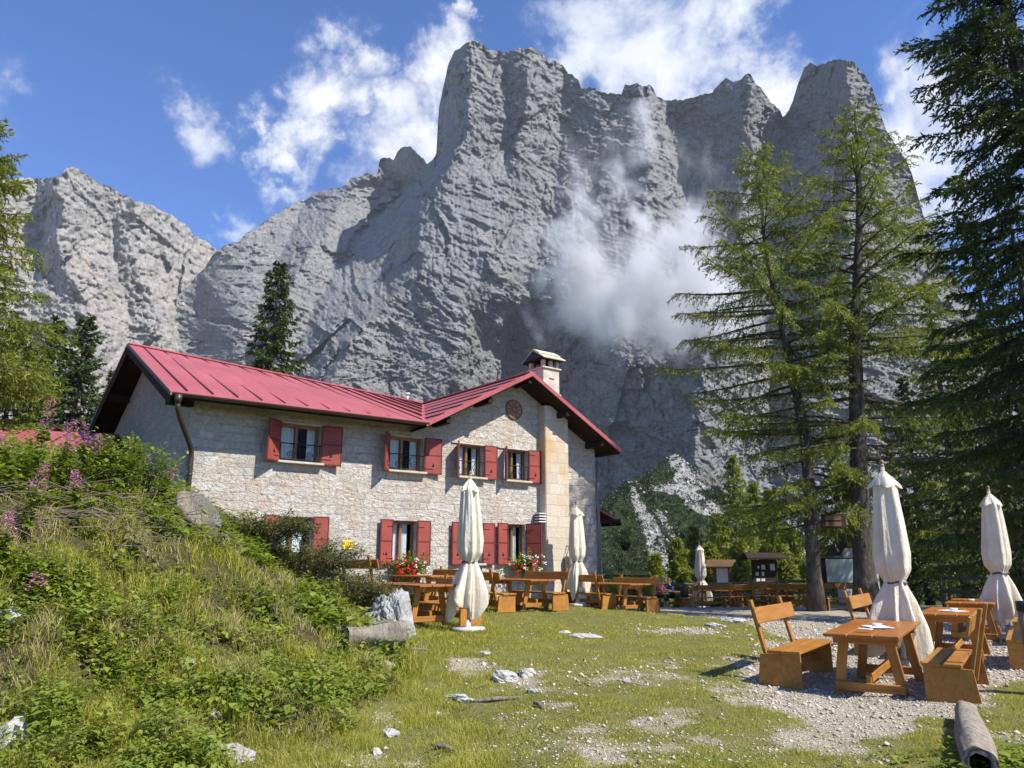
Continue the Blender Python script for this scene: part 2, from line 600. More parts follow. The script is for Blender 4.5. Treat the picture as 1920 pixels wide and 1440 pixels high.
def relief(name, sky_pts, u0, u1, bottom, du, rows, D0, lean, lines, amp, seed, mat, dip=0.35, greenfn=None, jag=5.0, back=160.0, K=750.0, warp=1.0, join=None):
    us = np.arange(u0, u1 + du, du)
    sx = [p[0] for p in sky_pts]
    sy = [p[1] for p in sky_pts]
    top = np.interp(us, sx, sy)
    top = top + jag * fbm(us / 22.0, us * 0 + 3.3, 4, seed + 5, 0.6) * 0.7
    Vu = np.linspace(top.min(), bottom, rows)
    U = np.repeat(us[None, :], rows, 0)
    V = np.maximum(Vu[:, None], top[None, :])
    clamped = Vu[:, None] < top[None, :]
    a, b = U - 960.0, 720.0 - V
    rx, ry, rz = a, FPX * CP - b * SP, FPX * SP + b * CP
    hl = np.sqrt(rx * rx + ry * ry)
    tan = rz / hl
    az = np.arctan2(rx, ry)
    X, Z = az * K, tan * K
    Uw = U + (10 * facets(X / 55, Z / 70, seed + 80) + 4.0 * facets(X / 21, Z / 26, seed + 81) + 3.2 * fbm(X / 12, Z / 14, 4, seed + 82, 0.6)) * warp
    off = lines_lerp(Uw, V, lines)
    wx = 20 * fbm(X / 70, Z / 70, 4, seed + 40, 0.55)
    wz = 20 * fbm(X / 70 + 9, Z / 70 + 4, 4, seed + 41, 0.55)
    # walk along the surface so that receding flanks are as broken as the front
    stepx = np.hypot(np.diff(X, axis=1), 0.8 * np.diff(off, axis=1))
    Xs = np.concatenate([np.zeros((X.shape[0], 1)), np.cumsum(stepx, axis=1)], 1)
    j0 = int(np.clip((940 - u0) / du, 0, X.shape[1] - 1))
    X = Xs - Xs[:, j0:j0 + 1]
    d = -6.0 * ridged((X + wx) / 95, (Z + wz) / 150, 3, seed)
    d = d + 10.0 * facets((X + wx) / 62, (Z + wz * .7 + dip * X) / 95, seed + 60)
    d = d + 3.2 * facets((X + wx * .8) / 24, (Z + wz * .6 + dip * X) / 30, seed + 61)
    d = d + 1.7 * facets((X + wx * .6) / 10.5, (Z + wz * .5 + dip * X) / 11, seed + 62)
    d = d + 1.2 * facets((X + wx * .4) / 4.6, (Z + wz * .4 + dip * X) / 4.2, seed + 63)
    s = (Z + dip * X + 5 * fbm(X / 60, Z / 60, 3, seed + 9) + 1.2 * fbm(X / 9, Z / 9, 2, seed + 8))
    for per, am in ((27.0, 3.2), (11.0, 1.9), (5.2, 1.2)):
        q = s / per + 0.35 * vnoise(X / 40, Z / 40, seed + int(per))
        saw = q - np.floor(q)
        msk = smooth(-0.45, 0.30, vnoise(X / 60, Z / 24, seed + 50 + int(per)))
        d = d + am * msk * (np.where(saw < 0.85, saw / 0.85, (1 - saw) / 0.15) - 0.5) * 1.5
    d = d - 2.4 * np.maximum(0, ridged((X + wx * .4) / 15, (Z + wz) / 120, 3, seed + 15, 0.55) - 0.9) * -1.6
    d = d - 1.5 * fbm(X / 7, Z / 8, 5, seed + 11, 0.62)
    d = d * amp
    off = off + 0.8 * d * 0
    ln = lean(U, V) if callable(lean) else lean
    # integrate the slope from the foot upwards: never overhanging
    ln = np.broadcast_to(ln, tan.shape)
    g_ = np.zeros_like(tan)
    g_[-1] = D0 / np.maximum(1 - ln[-1] * np.maximum(tan[-1], -.02), 0.3)
    for j in range(tan.shape[0] - 2, -1, -1):
        l_ = ln[j]
        g_[j] = g_[j + 1] * np.maximum(1 - l_ * tan[j + 1], 0.2) / np.maximum(1 - l_ * tan[j], 0.2)
    D = g_ + off * g_ / D0 * 0.9
    if join is not None:            # run into the neighbouring ridge at the left edge
        w_ = smooth(u0, u0 + 130, U)
        D = D * w_ + (np.interp(V, join[0], join[1]) - 4.0) * (1 - w_)
    D = D + d
    px_, py_ = rx / hl * D, ry / hl * D
    P = np.stack([px_, py_, EYE + tan * D], -1)
    # rear side: the body closes behind the crest
    extra = []
    for k, (dd, dz) in enumerate(((back * .12, -4), (back * .35, -25), (back, -120), (back * 1.5, -400))):
        q = P[0].copy()
        q[:, 0] += rx[0] / hl[0] * dd
        q[:, 1] += ry[0] / hl[0] * dd
        q[:, 2] = np.maximum(q[:, 2] + dz, -20)
        extra.append(q)
    P = np.concatenate([np.stack(extra[::-1]), P], 0)
    g = greenfn(U, V, tan) if greenfn else np.zeros_like(U)
    g = np.concatenate([np.zeros((4, U.shape[1])), g], 0)
    n, m_ = P.shape[0], P.shape[1]
    I = np.arange(n * m_).reshape(n, m_)
    Q = np.stack([I[:-1, :-1], I[1:, :-1], I[1:, 1:], I[:-1, 1:]], -1).reshape(-1, 4)
    cl = np.concatenate([np.zeros((4, m_), bool), clamped], 0)
    dead = (cl[:-1, :-1] & cl[1:, :-1] & cl[1:, 1:] & cl[:-1, 1:]).ravel()
    Q = Q[~dead]
    me = fast_mesh(name, P.reshape(-1, 3), Q, {'green': g.ravel()}, smooth=False)
    o = link(name, me, mat)
    o['kind'] = 'structure'
    relief.last = (U, V, D)
    return P[4:], g[4:]


ROCK_A = rock_mat("limestone_grey", (0.345, 0.343, 0.335), (0.222, 0.224, 0.226), 0.55)
ROCK_B = rock_mat("limestone_pale", (0.47, 0.45, 0.42), (0.32, 0.31, 0.295), 0.85)

SKY1 = [(330, 560), (365, 522), (405, 470), (440, 455), (470, 435), (490, 418), (520, 400), (545, 385), (575, 372), (600, 358), (625, 350), (640, 352),
        (655, 335), (690, 325), (708, 322), (712, 300), (730, 295), (738, 300), (745, 285), (757, 275), (768, 272), (780, 285), (795, 300), (800, 310),
        (812, 297), (818, 290), (820, 250), (823, 200), (832, 160), (840, 125), (852, 98), (866, 85), (885, 77), (905, 82), (915, 92), (940, 97), (960, 98),
        (975, 90), (1000, 92), (1020, 103), (1030, 118), (1040, 115), (1055, 120), (1068, 140), (1085, 150), (1090, 165), (1110, 167), (1130, 172), (1150, 175),
        (1165, 180), (1172, 160), (1190, 158), (1205, 165), (1215, 157), (1225, 163), (1232, 182), (1260, 190), (1290, 185), (1310, 178), (1335, 172), (1345, 160),
        (1360, 143), (1375, 155), (1392, 145), (1408, 140), (1418, 155), (1440, 185), (1460, 205), (1468, 222), (1480, 205), (1490, 180), (1500, 150), (1508, 128),
        (1520, 120), (1535, 125), (1555, 115), (1580, 110), (1600, 115), (1620, 140), (1635, 165), (1645, 200), (1660, 240), (1680, 275), (1700, 300), (1715, 345),
        (1730, 400), (1760, 480), (1850, 600), (1990, 700)]
LINES1 = [
    [(0, 300, 330), (600, 300, 330), (1000, 300, 200)],
    [(0, 420, 230), (420, 420, 230), (640, 380, 190), (1000, 380, 60)],
    [(0, 560, 250), (380, 560, 240), (500, 520, 200), (640, 470, 160), (1000, 460, 40)],
    [(0, 690, 140), (330, 690, 145), (350, 660, 160), (420, 610, 150), (520, 560, 105), (620, 520, 85), (1000, 500, 20)],
    [(0, 826, 85), (290, 824, 120), (320, 795, 165), (350, 760, 185), (420, 690, 165), (520, 622, 140), (620, 578, 110), (700, 560, 60), (1000, 540, 10)],
    [(0, 882, 0), (260, 878, 0), (330, 840, -10), (400, 800, -20), (480, 785, -30), (520, 765, -40), (600, 705, -50), (640, 655, -60), (720, 610, -60), (1000, 590, -60)],
    [(0, 945, 20), (150, 950, 45), (280, 950, 52), (330, 930, 15), (400, 880, 0), (560, 820, -10), (660, 760, -20), (760, 740, -25), (1000, 740, -25)],
    [(0, 985, 25), (260, 985, 18), (400, 930, 10), (560, 880, 0), (660, 860, 10), (760, 830, 0), (1000, 830, 0)],
    [(0, 1050, 70), (200, 1060, 85), (300, 1050, 75), (400, 1040, 70), (500, 1010, 60), (560, 990, 80), (650, 960, 180), (1000, 935, 190)],  # lower wall recedes here to face left; its shade is put into the shape
    [(0, 1180, 50), (200, 1195, 40), (300, 1215, 10), (400, 1205, -5), (500, 1170, 0), (600, 1140, 25), (680, 1130, 45), (1000, 1120, 35)],
    [(0, 1240, 110), (200, 1250, 120), (300, 1290, 110), (400, 1315, 90), (500, 1290, 60), (600, 1240, 20), (680, 1210, -15), (1000, 1190, -15)],
    [(0, 1405, 35), (200, 1410, 35), (300, 1415, 40), (400, 1400, 20), (500, 1370, -10), (600, 1345, -50), (680, 1318, -110), (1000, 1305, -120)],
    [(0, 1470, 120), (250, 1468, 120), (400, 1455, 100), (600, 1440, 60), (700, 1440, 40), (1000, 1440, 10)],
    [(0, 1585, 10), (250, 1595, 0), (500, 1590, -10), (700, 1560, 20), (1000, 1520, 0)],
    [(0, 1780, 180), (500, 1800, 180), (1000, 1900, 100)],
    [(0, 2000, 260), (1000, 2000, 200)]]


def lean1(U, V):
    l = np.interp(V, [80, 270, 330, 420, 600, 700, 1000], [0.16, 0.18, 0.40, 0.52, 0.52, 0.40, 0.32])
    # slabs left of the arete lie back further
    return l + 0.22 * smooth(860, 700, U) * smooth(260, 420, V)


def green1(U, V, tan):
    g = smooth(620, 930, V) * 0.42 * smooth(1300, 900, U)
    g = np.maximum(g, 0.50 * smooth(760, 930, V) * smooth(1150, 1250, U) * smooth(1460, 1330, U))
    return g


SKY3 = [(-420, 300), (-200, 360), (-60, 350), (0, 340), (35, 328), (65, 335), (90, 333), (115, 330), (122, 318), (138, 310), (150, 318), (165, 330), (185, 342), (210, 355),
        (240, 370), (280, 385), (310, 398), (330, 408), (350, 425), (365, 440), (385, 455), (400, 463), (430, 480), (520, 560), (620, 640)]
LINES3 = [
    [(300, -420, 0), (900, -420, -100)],
    [(300, 60, 90), (450, 75, 90), (700, 40, 30), (900, 40, 0)],
    [(300, 122, -10), (450, 110, 0), (600, 170, -20), (900, 200, -60)],
    [(300, 215, 60), (450, 210, 70), (600, 250, 60), (900, 300, 20)],
    [(300, 250, 30), (450, 250, 40), (600, 300, 45), (900, 340, 10)],
    [(300, 400, 160), (470, 400, 170), (600, 420, 200), (900, 460, 100)],
    [(300, 620, 330), (900, 620, 150)]]
relief("mountain_ridge", SKY3, -420, 620, 1045, 2.1, 300, 800.0,
       lambda U, V: np.interp(V, [320, 520, 640, 900], [0.45, 0.5, 0.75, 0.8]), LINES3, 1.35, 23, ROCK_B, 0.30,
       lambda U, V, t: np.zeros_like(U), 6.0, 220.0, 1000.0)

_U3, _V3, _D3 = relief.last
_c3 = int(np.argmin(np.abs(_U3[0] - 345)))
_v3, _d3 = _V3[:, _c3], np.convolve(np.pad(_D3[:, _c3], 12, mode='edge'), np.ones(25) / 25, 'valid')

relief("mountain_massif", SKY1, 330, 1990, 1052, 1.75, 515, 640.0, lean1, LINES1, 1.0, 3, ROCK_A, 0.42, green1, 6.0, join=(_v3, _d3))

# ------------------------------------------------------------------ green hillside with a scree gully below the wall
def hill_mat():
    m, t = new_mat("dwarf_pine_slope")
    P = t.n('ShaderNodeNewGeometry').outputs['Position']
    n1 = t.noise(P, 0.12, 6, 0.7)
    n2 = t.noise(P, 0.6, 5, 0.7)
    gcol = t.mix(t.mapr(n2, 0.3, 0.7), (0.018, 0.034, 0.012), (0.055, 0.082, 0.026))
    gcol = t.mix(t.mapr(n1, 0.52, 0.7, 0.0, 0.8), gcol, (0.10, 0.125, 0.045))
    scol = t.mix(t.mapr(n2, 0.3, 0.7), (0.34, 0.325, 0.30), (0.58, 0.56, 0.52))
    f = t.math('ADD', attr(t, 'green'), t.math('MULTIPLY', t.math('SUBTRACT', t.noise(P, 0.22, 7, 0.78), 0.5), 1.4))
    col = t.mix(t.mapr(f, 0.42, 0.58), scol, gcol)
    h = t.math('ADD', t.noise(P, 0.9, 6, 0.75), t.noise(P, 0.25, 4, 0.7))
    finish(t, col, 0.95, t.bump(h, 1.0, 2.0), 0.1)
    return m


def seg_dist(U, V, pts):
    best = np.full(U.shape, 1e9)
    for (x0, y0, w0), (x1, y1, w1) in zip(pts[:-1], pts[1:]):
        dx, dy = x1 - x0, y1 - y0
        t = np.clip(((U - x0) * dx + (V - y0) * dy) / (dx * dx + dy * dy), 0, 1)
        dd = np.hypot(U - x0 - t * dx, V - y0 - t * dy) - (w0 + (w1 - w0) * t)
        best = np.minimum(best, dd)
    return best


def green_hill(U, V, tan):
    w = 6 * fbm(U / 18, V / 18, 4, 77)
    s = seg_dist(U + w, V + w, [(1182, 905, 4), (1200, 955, 10), (1225, 1000, 16), (1240, 1050, 16), (1248, 1090, 12)])
    s = np.minimum(s, seg_dist(U + w, V + w, [(1235, 960, 5), (1262, 1005, 5)]))
    s = np.minimum(s, seg_dist(U + w, V + w, [(1300, 940, 16), (1350, 960, 9), (1400, 985, 6)]))
    s = np.minimum(s, seg_dist(U + w, V + w, [(1480, 970, 12), (1530, 1005, 9), (1590, 1035, 7)]))
    s = np.minimum(s, seg_dist(U + w, V + w, [(1500, 1030, 4), (1560, 1080, 7)]))
    knob = seg_dist(U + w * 2, V + w, [(1266, 860, 8), (1290, 905, 30)])
    knob = np.minimum(knob, seg_dist(U + w * 2, V + w, [(1220, 915, 4), (1300, 920, 12)]))
    s = np.minimum(s, knob)
    return smooth(-6, 6, s)


SKYH = [(-700, 980), (300, 1000), (1040, 1000), (1110, 970), (1140, 948), (1165, 918), (1185, 905), (1210, 900), (1240, 872), (1265, 848), (1285, 868), (1310, 908), (1340, 935),
        (1370, 940), (1420, 938), (1480, 962), (1530, 985), (1600, 990), (1700, 1000), (1920, 1000), (2700, 960)]
LINESH = [[(800, -700, 60), (1200, -700, 0)], [(800, 1150, 10), (950, 1140, 8), (1200, 1130, 0)], [(800, 1190, 22), (950, 1205, 20), (1200, 1245, 8)],
          [(800, 1268, 24), (950, 1275, 22), (1200, 1290, 8)], [(800, 1345, 40), (1200, 1380, 20)], [(800, 1450, 40), (1200, 1450, 0)], [(800, 2700, 60), (1200, 2700, 0)]]
HP, HG = relief("hillside", SKYH, -700, 2700, 1078, 3.2, 90, 190.0, 1.35, LINESH, 0.40, 61, hill_mat(), 0.1, green_hill, 3.0, 60.0, 190.0, 0.4)


def dwarf_pines():
    """low mountain pine scrub over the green parts of the slope"""
    rng = np.random.default_rng(3)
    P, g = HP.reshape(-1, 3), HG.ravel()
    az = np.arctan2(P[:, 0], P[:, 1])
    idx = np.nonzero((g > 0.75) & (P[:, 2] > -6) & (az > 0.02) & (az < 0.66))[0]
    kn = np.nonzero((g <= 0.75) & (P[:, 2] > -6) & (az > 0.02) & (az < 0.66))[0]
    # blocks on the scree
    c = P[rng.choice(kn, 2600)] + rng.normal(size=(2600, 3)) * np.array([0.7, 0.7, 0.1])
    s_ = rng.lognormal(-1.55, 0.5, 2600)
    B = np.array([[1, 0, 0], [-1, 0, 0], [0, 1, 0], [0, -1, 0], [0, 0, 1], [0, 0, -1]], float)
    Vv = (B[None] * rng.uniform(0.6, 1.3, (2600, 6, 1)) + rng.normal(size=(2600, 6, 3)) * 0.2) * s_[:, None, None] + c[:, None, :]
    F = np.array([[0, 2, 4], [2, 1, 4], [1, 3, 4], [3, 0, 4], [2, 0, 5], [1, 2, 5], [3, 1, 5], [0, 3, 5]])
    o = link('scree', fast_mesh('scree', Vv.reshape(-1, 3), (np.arange(2600)[:, None, None] * 6 + F[None]).reshape(-1, 3)), simple_mat('scree_blocks', (0.36, 0.345, 0.32), 0.95, 0.3, 0.4))
    o['kind'] = 'stuff'
    # scattered scrub on the bare rock too
    idx = np.concatenate([rng.choice(idx, 6800), rng.choice(kn, 350)])
    c = P[idx] + rng.normal(size=(len(idx), 3)) * np.array([0.8, 0.8, 0.2])
    k = 16
    n = len(c)
    size = rng.uniform(0.5, 1.25, n)
    pos = np.repeat(c, k, 0) + rng.normal(size=(n * k, 3)) * np.array([0.5, 0.5, 0.3]) * np.repeat(size, k)[:, None]
    d = rng.normal(size=(n * k, 3)) * np.array([1, 1, 0.6]) + np.array([0, 0, 0.9])
    d /= np.linalg.norm(d, axis=1, keepdims=True)
    V = tufts(pos, d, 0.75, 0.34, rng)
    o = link('mountain_pine_scrub', fast_mesh('mountain_pine_scrub', V, np.arange(n * k * 4).reshape(-1, 4), {'tint': np.repeat(np.clip(rng.normal(0.38, 0.2, n * k), 0, 1), 4)}), M_SCRUB)
    o['kind'] = 'stuff'
# ------------------------------------------------------------------ ground
_GP = [(0, 0, 0.0), (0, 4, 0.0), (0, 7, 0.03), (3, 6.5, 0.0), (4.7, 9.5, 0.06), (6, 8, 0.06), (8, 10, 0.1), (6.5, 12.5, 0.1), (10, 16, 0.08), (3.5, 9.5, 0.05),
       (2, 9, 0.1), (0.5, 11, 0.2), (-1.4, 12.4, 0.40), (-0.6, 14.5, 0.34), (1.9, 22, 0.36), (0, 19.5, 0.40), (3.5, 21, 0.30), (4, 17, 0.2), (2, 14.5, 0.25), (0, 25, 0.45), (5, 27, 0.0),
       (5, 24.5, 0.06), (8, 34, -0.27), (12, 34, -0.22), (14, 29, -0.12), (13, 22, -0.08), (9, 23, -0.05), (6, 30, -0.2), (8, 28, -0.15), (18, 30, -0.1), (16, 18, 0.1), (12, 10, 0.2), (20, 12, 0.3),
       (-5, 12, 2.35), (-3.4, 12.8, 1.2), (-2.4, 13.2, 0.6), (-6, 9, 2.6), (-8, 12, 3.15), (-10, 14, 3.3), (-8, 17.5, 2.6), (-5, 6, 0.95), (-3.4, 5.5, 0.22), (-2.9, 7.5, 0.42), (-2, 8, 0.17),
       (-4, 8.5, 1.15), (-4.2, 10.2, 1.7), (-2.6, 10, 0.5), (-1.3, 10, 0.22), (-7, 6, 1.75), (-12, 10, 3.6), (-5.6, 15.5, 2.1), (-4.2, 17.2, 1.2), (-3, 16.5, 0.62), (-2.2, 19, 0.5), (-15, 20, 3.3),
       (-12, 30, 2.6), (-20, 10, 3.4), (-2, 4, 0.05), (-4, 3, 0.5), (0, 40, -0.4), (12, 45, -1.2), (25, 40, -0.6), (-25, 40, 2.0), (30, 20, 0.4), (0, -10, 0), (-20, -10, 2), (20, -10, 0.3)]


def _tps(r2):
    return np.where(r2 > 1e-9, 0.5 * r2 * np.log(np.maximum(r2, 1e-9)), 0.0)


_gp = np.array(_GP)
_n = len(_gp)
_d2 = ((_gp[:, None, :2] - _gp[None, :, :2]) ** 2).sum(-1)
_A = np.zeros((_n + 3, _n + 3))
_A[:_n, :_n] = _tps(_d2) + np.eye(_n) * 0.15
_A[:_n, _n] = 1
_A[:_n, _n + 1:] = _gp[:, :2]
_A[_n:, :_n] = _A[:_n, _n:].T
_w = np.linalg.solve(_A, np.concatenate([_gp[:, 2], np.zeros(3)]))


def gz(x, y):
    """height of the terrain"""
    x = np.asarray(x, float)
    y = np.asarray(y, float)
    sh = x.shape
    xf, yf = x.ravel(), y.ravel()
    xc, yc = np.clip(xf, -28, 32), np.clip(yf, -12, 46)
    z = _w[_n] + _w[_n + 1] * xc + _w[_n + 2] * yc
    for i in range(_n):
        z = z + _w[i] * _tps((xc - _gp[i, 0]) ** 2 + (yc - _gp[i, 1]) ** 2)
    out = np.hypot(xf - xc, yf - yc)
    z = np.clip(z, -1.5, 4.4)
    z = z * np.exp(-out / 60) - 2.0 * (1 - np.exp(-out / 60))
    z = z + 0.035 * fbm(xf / 1.1, yf / 1.1, 4, 91) + 0.05 * fbm(xf / 3.5, yf / 3.5, 2, 92)
    z = z + mound(xf, yf) * (0.16 * fbm(xf / 0.9, yf / 0.9, 4, 95, 0.6))
    return z.reshape(sh)


def mound(x, y):
    """1 on the weedy bank at the left, 0 on the lawn"""
    e = np.interp(y, [3, 5.5, 7.5, 9, 10, 11.5, 12.6, 14, 16, 18, 20], [-2.9, -2.3, -1.75, -1.55, -1.3, -1.35, -1.75, -2.3, -2.6, -3.0, -3.5])
    return smooth(0.35, -0.35, x - e + 0.35 * fbm(x / 1.3, y / 1.3, 3, 96))


def gravel(x, y):
    """share of bare gravel"""
    n = fbm(x / 1.6, y / 1.6, 4, 71)
    n2 = fbm(x / 0.45, y / 0.45, 3, 72)
    # around the tables on the right and the path along the far benches
    l = np.interp(y, [5, 7, 8.5, 10, 12, 14, 17, 20, 24, 60], [2.9, 2.9, 2.6, 2.8, 3.6, 4.6, 5.6, 5.6, 3.6, 2.0])
    r = np.interp(y, [5, 6.5, 7.6, 8.6, 10, 12, 15, 20, 26], [1.4, 2.5, 3.9, 4.7, 6.0, 8.6, 13, 20, 30])
    a = smooth(-0.55, 0.55, x - l + 0.55 * n) * smooth(0.5, -0.5, x - r + 0.5 * n)
    # worn patches in the lawn
    w = smooth(0.10, 0.7, fbm(x / 1.0, y / 0.8, 4, 73)) * smooth(12.8, 11.0, y) * smooth(-1.9, -1.0, x)
    w = np.maximum(w * 0.52, 0.46 * np.exp(-((x - 0.9) / 1.2) ** 2 - ((y - 7.3) / 1.0) ** 2))
    w = np.maximum(w, 0.45 * np.exp(-((x - 0.2) / 0.7) ** 2 - ((y - 10.2) / 0.7) ** 2))
    w = np.maximum(w, 0.5 * np.exp(-((x - 1.6) / 1.2) ** 2 - ((y - 10.4) / 0.9) ** 2) * (n > -0.1))
    w = np.maximum(w, 0.8 * np.exp(-((x - 3.6) / 1.0) ** 2 - ((y - 16.3) / 0.9) ** 2))
    g = np.clip(np.maximum(a, w) + 0.25 * n2 * (np.maximum(a, w) > 0.08), 0, 1)
    return g * (1 - mound(x, y))


def ground_at(px, py):
    """where the view direction meets the terrain"""
    r = pix(px, py)
    ys = np.linspace(4, 60, 1400)
    x = ys * r[0] / r[1]
    z = EYE + ys * r[2] / r[1]
    g = gz(x, ys)
    k = int(np.argmax(z <= g))
    if k == 0:
        k = len(ys) - 1
    return Vector((x[k], ys[k], g[k]))


def gpt(x, y, dz=0.0):
    return Vector((x, y, float(gz(np.array([x]), np.array([y]))[0]) + dz))


def ground_mat():
    m, t = new_mat("meadow_soil")
    P = t.n('ShaderNodeNewGeometry').outputs['Position']
    n1 = t.noise(P, 1.3, 6, 0.65)
    n2 = t.noise(P, 14, 5, 0.7)
    soil = t.mix(t.mapr(n2, 0.3, 0.7), (0.11, 0.105, 0.035), (0.19, 0.155, 0.08))
    soil = t.mix(t.mapr(n1, 0.35, 0.65, 0.15, 0.75), soil, (0.175, 0.19, 0.034))
    soil = t.mix(attr(t, 'bank'), soil, t.mix(t.mapr(n2, 0.3, 0.7), (0.035, 0.030, 0.015), (0.10, 0.085, 0.035)))
    vor = t.n('ShaderNodeTexVoronoi', i_Vector=t.vmath('ADD', P, t.vmath('MULTIPLY', t.noise(P, 20, 2, out=1), (0.03, 0.03, 0.03))), i_Scale=48.0)
    vor2 = t.n('ShaderNodeTexVoronoi', i_Vector=P, i_Scale=120.0)
    gcol = t.mix(t.n('ShaderNodeSeparateColor', i_Color=vor.outputs['Color']).outputs[0], (0.34, 0.285, 0.215), (0.58, 0.52, 0.435))
    gcol = t.mix(t.mapr(vor.outputs[0], 0.3, 0.75, 0.0, 0.7), gcol, (0.20, 0.175, 0.14))
    gcol = t.mix(t.mapr(n1, 0.4, 0.7, 0.0, 0.4), gcol, (0.22, 0.19, 0.15))
    far = attr(t, 'far')
    fine = t.noise(P, 60, 3, 0.6)
    f = t.math('ADD', attr(t, 'gravel'), t.math('MULTIPLY', t.math('SUBTRACT', n2, 0.5), 0.5))
    gm = t.mapr(f, 0.35, 0.6)
    col = t.mix(gm, soil, gcol)
    col = t.mix(far, col, t.mix(n1, (0.03, 0.045, 0.015), (0.07, 0.08, 0.03)))
    h = t.math('ADD', t.math('MULTIPLY', vor.outputs[0], -1.0), t.math('ADD', t.math('MULTIPLY', vor2.outputs[0], -0.4), t.math('MULTIPLY', n2, 0.8)))
    finish(t, col, 0.9, t.bump(h, 0.8, 0.018), 0.15)
    return m


def build_ground():
    # finer near the camera, one sheet out to the foot of the mountains
    def axis(lo, hi, fine_lo, fine_hi, d0):
        a = list(np.arange(fine_lo, fine_hi, d0))
        s, x = d0, fine_hi
        while x < hi:
            a.append(x)
            s *= 1.13
            x += s
        a.append(hi)
        s, x, b = d0, fine_lo, []
        while x > lo:
            s *= 1.13
            x -= s
            b.append(max(x, lo))
        return np.array(b[::-1] + a)
    xs = axis(-1500, 1500, -12, 14, 0.09)
    ys = axis(-400, 1600, 3.5, 26, 0.09)
    X, Y = np.meshgrid(xs, ys)
    Z = gz(X, Y)
    r = np.hypot(X, Y)
    Z = np.where(r > 150, Z - 3.0 * smooth(150, 400, r), Z)
    n, m = X.shape
    I = np.arange(n * m).reshape(n, m)
    Q = np.stack([I[:-1, :-1], I[:-1, 1:], I[1:, 1:], I[1:, :-1]], -1).reshape(-1, 4)
    me = fast_mesh("ground", np.stack([X, Y, Z], -1).reshape(-1, 3), Q,
                   {'gravel': gravel(X, Y).ravel(), 'bank': mound(X, Y).ravel() * (X.ravel() < 0), 'far': smooth(34, 48, r).ravel()}, smooth=True)
    o = link("ground", me, ground_mat())
    o['kind'] = 'structure'


build_ground()
# ------------------------------------------------------------------ the stone refuge
HX, HY = -7.707, 17.586
HA = math.atan2(0.59622487, 0.80281748)          # direction of the long front
dv = Vector((math.cos(HA), math.sin(HA), 0))
nv = Vector((math.sin(HA), -math.cos(HA), 0))     # out of the front wall


def stone_mat():
    m, t = new_mat("rubble_stone_wall")
    v = t.n('ShaderNodeTexCoord').outputs['Object']
    x = t.n('ShaderNodeSeparateXYZ', i_0=v)
    # run along the wall whichever way it faces
    u = t.math('ADD', x.outputs[0], x.outputs[1])
    w1 = t.noise(v, 2.6, 5, 0.62, out=1)
    p = t.n('ShaderNodeCombineXYZ', i_X=u, i_Y=x.outputs[2], i_Z=0.0).outputs[0]
    p = t.vmath('ADD', p, t.vmath('MULTIPLY', t.vmath('SUBTRACT', w1, (0.5, 0.5, 0.5)), (0.42, 0.24, 0.0)))
    br = t.n('ShaderNodeTexBrick', i_Vector=p, i_Scale=1.0)
    br.offset = 0.43
    br.squash = 0.72
    br.squash_frequency = 3
    br.inputs['Color1'].default_value = (0, 0, 0, 1)
    br.inputs['Color2'].default_value = (1, 1, 1, 1)
    br.inputs['Mortar'].default_value = (0.5, 0.5, 0.5, 1)
    br.inputs['Mortar Size'].default_value = 0.010
    br.inputs['Mortar Smooth'].default_value = 0.6
    br.inputs['Brick Width'].default_value = 0.40
    br.inputs['Row Height'].default_value = 0.205
    tone = t.n('ShaderNodeSeparateColor', i_Color=br.outputs['Color']).outputs[0]
    cell = t.n('ShaderNodeTexVoronoi', i_Vector=p, i_Scale=2.6)
    ctone = t.n('ShaderNodeSeparateColor', i_Color=cell.outputs['Color']).outputs[1]
    rough = t.noise(v, 9.0, 8, 0.68)
    fine = t.noise(v, 38.0, 5, 0.7)
    stain = t.noise(v, 0.55, 4, 0.6)
    col = t.ramp(tone, [(0.0, (0.53, 0.48, 0.41)), (0.35, (0.60, 0.56, 0.49)), (0.7, (0.67, 0.635, 0.57)), (1.0, (0.60, 0.52, 0.42))])
    col = t.mix(t.mapr(ctone, 0.78, 0.95, 0.0, 0.5), col, (0.58, 0.43, 0.33))
    col = t.mix(t.mapr(ctone, 0.0, 0.2, 0.35, 0.0), col, (0.40, 0.39, 0.37))
    col = t.mix(t.mapr(rough, 0.36, 0.56, 0.62, 0.0), col, (0.36, 0.31, 0.245))
    col = t.mix(t.mapr(stain, 0.5, 0.75, 0.0, 0.35), col, (0.42, 0.38, 0.31))
    mort = t.math('MULTIPLY', br.outputs['Fac'], t.mapr(rough, 0.3, 0.6, 1.0, 0.4))
    col = t.mix(t.math('MULTIPLY', mort, 0.38), col, (0.40, 0.37, 0.33))
    h = t.math('ADD', t.math('MULTIPLY', rough, 1.5), t.math('MULTIPLY', fine, 0.35))
    h = t.math('SUBTRACT', h, t.math('MULTIPLY', br.outputs['Fac'], 0.55))
    h = t.math('ADD', h, t.math('MULTIPLY', tone, 0.25))
    finish(t, col, 0.95, t.bump(h, 1.0, 0.075), 0.1)
    return m


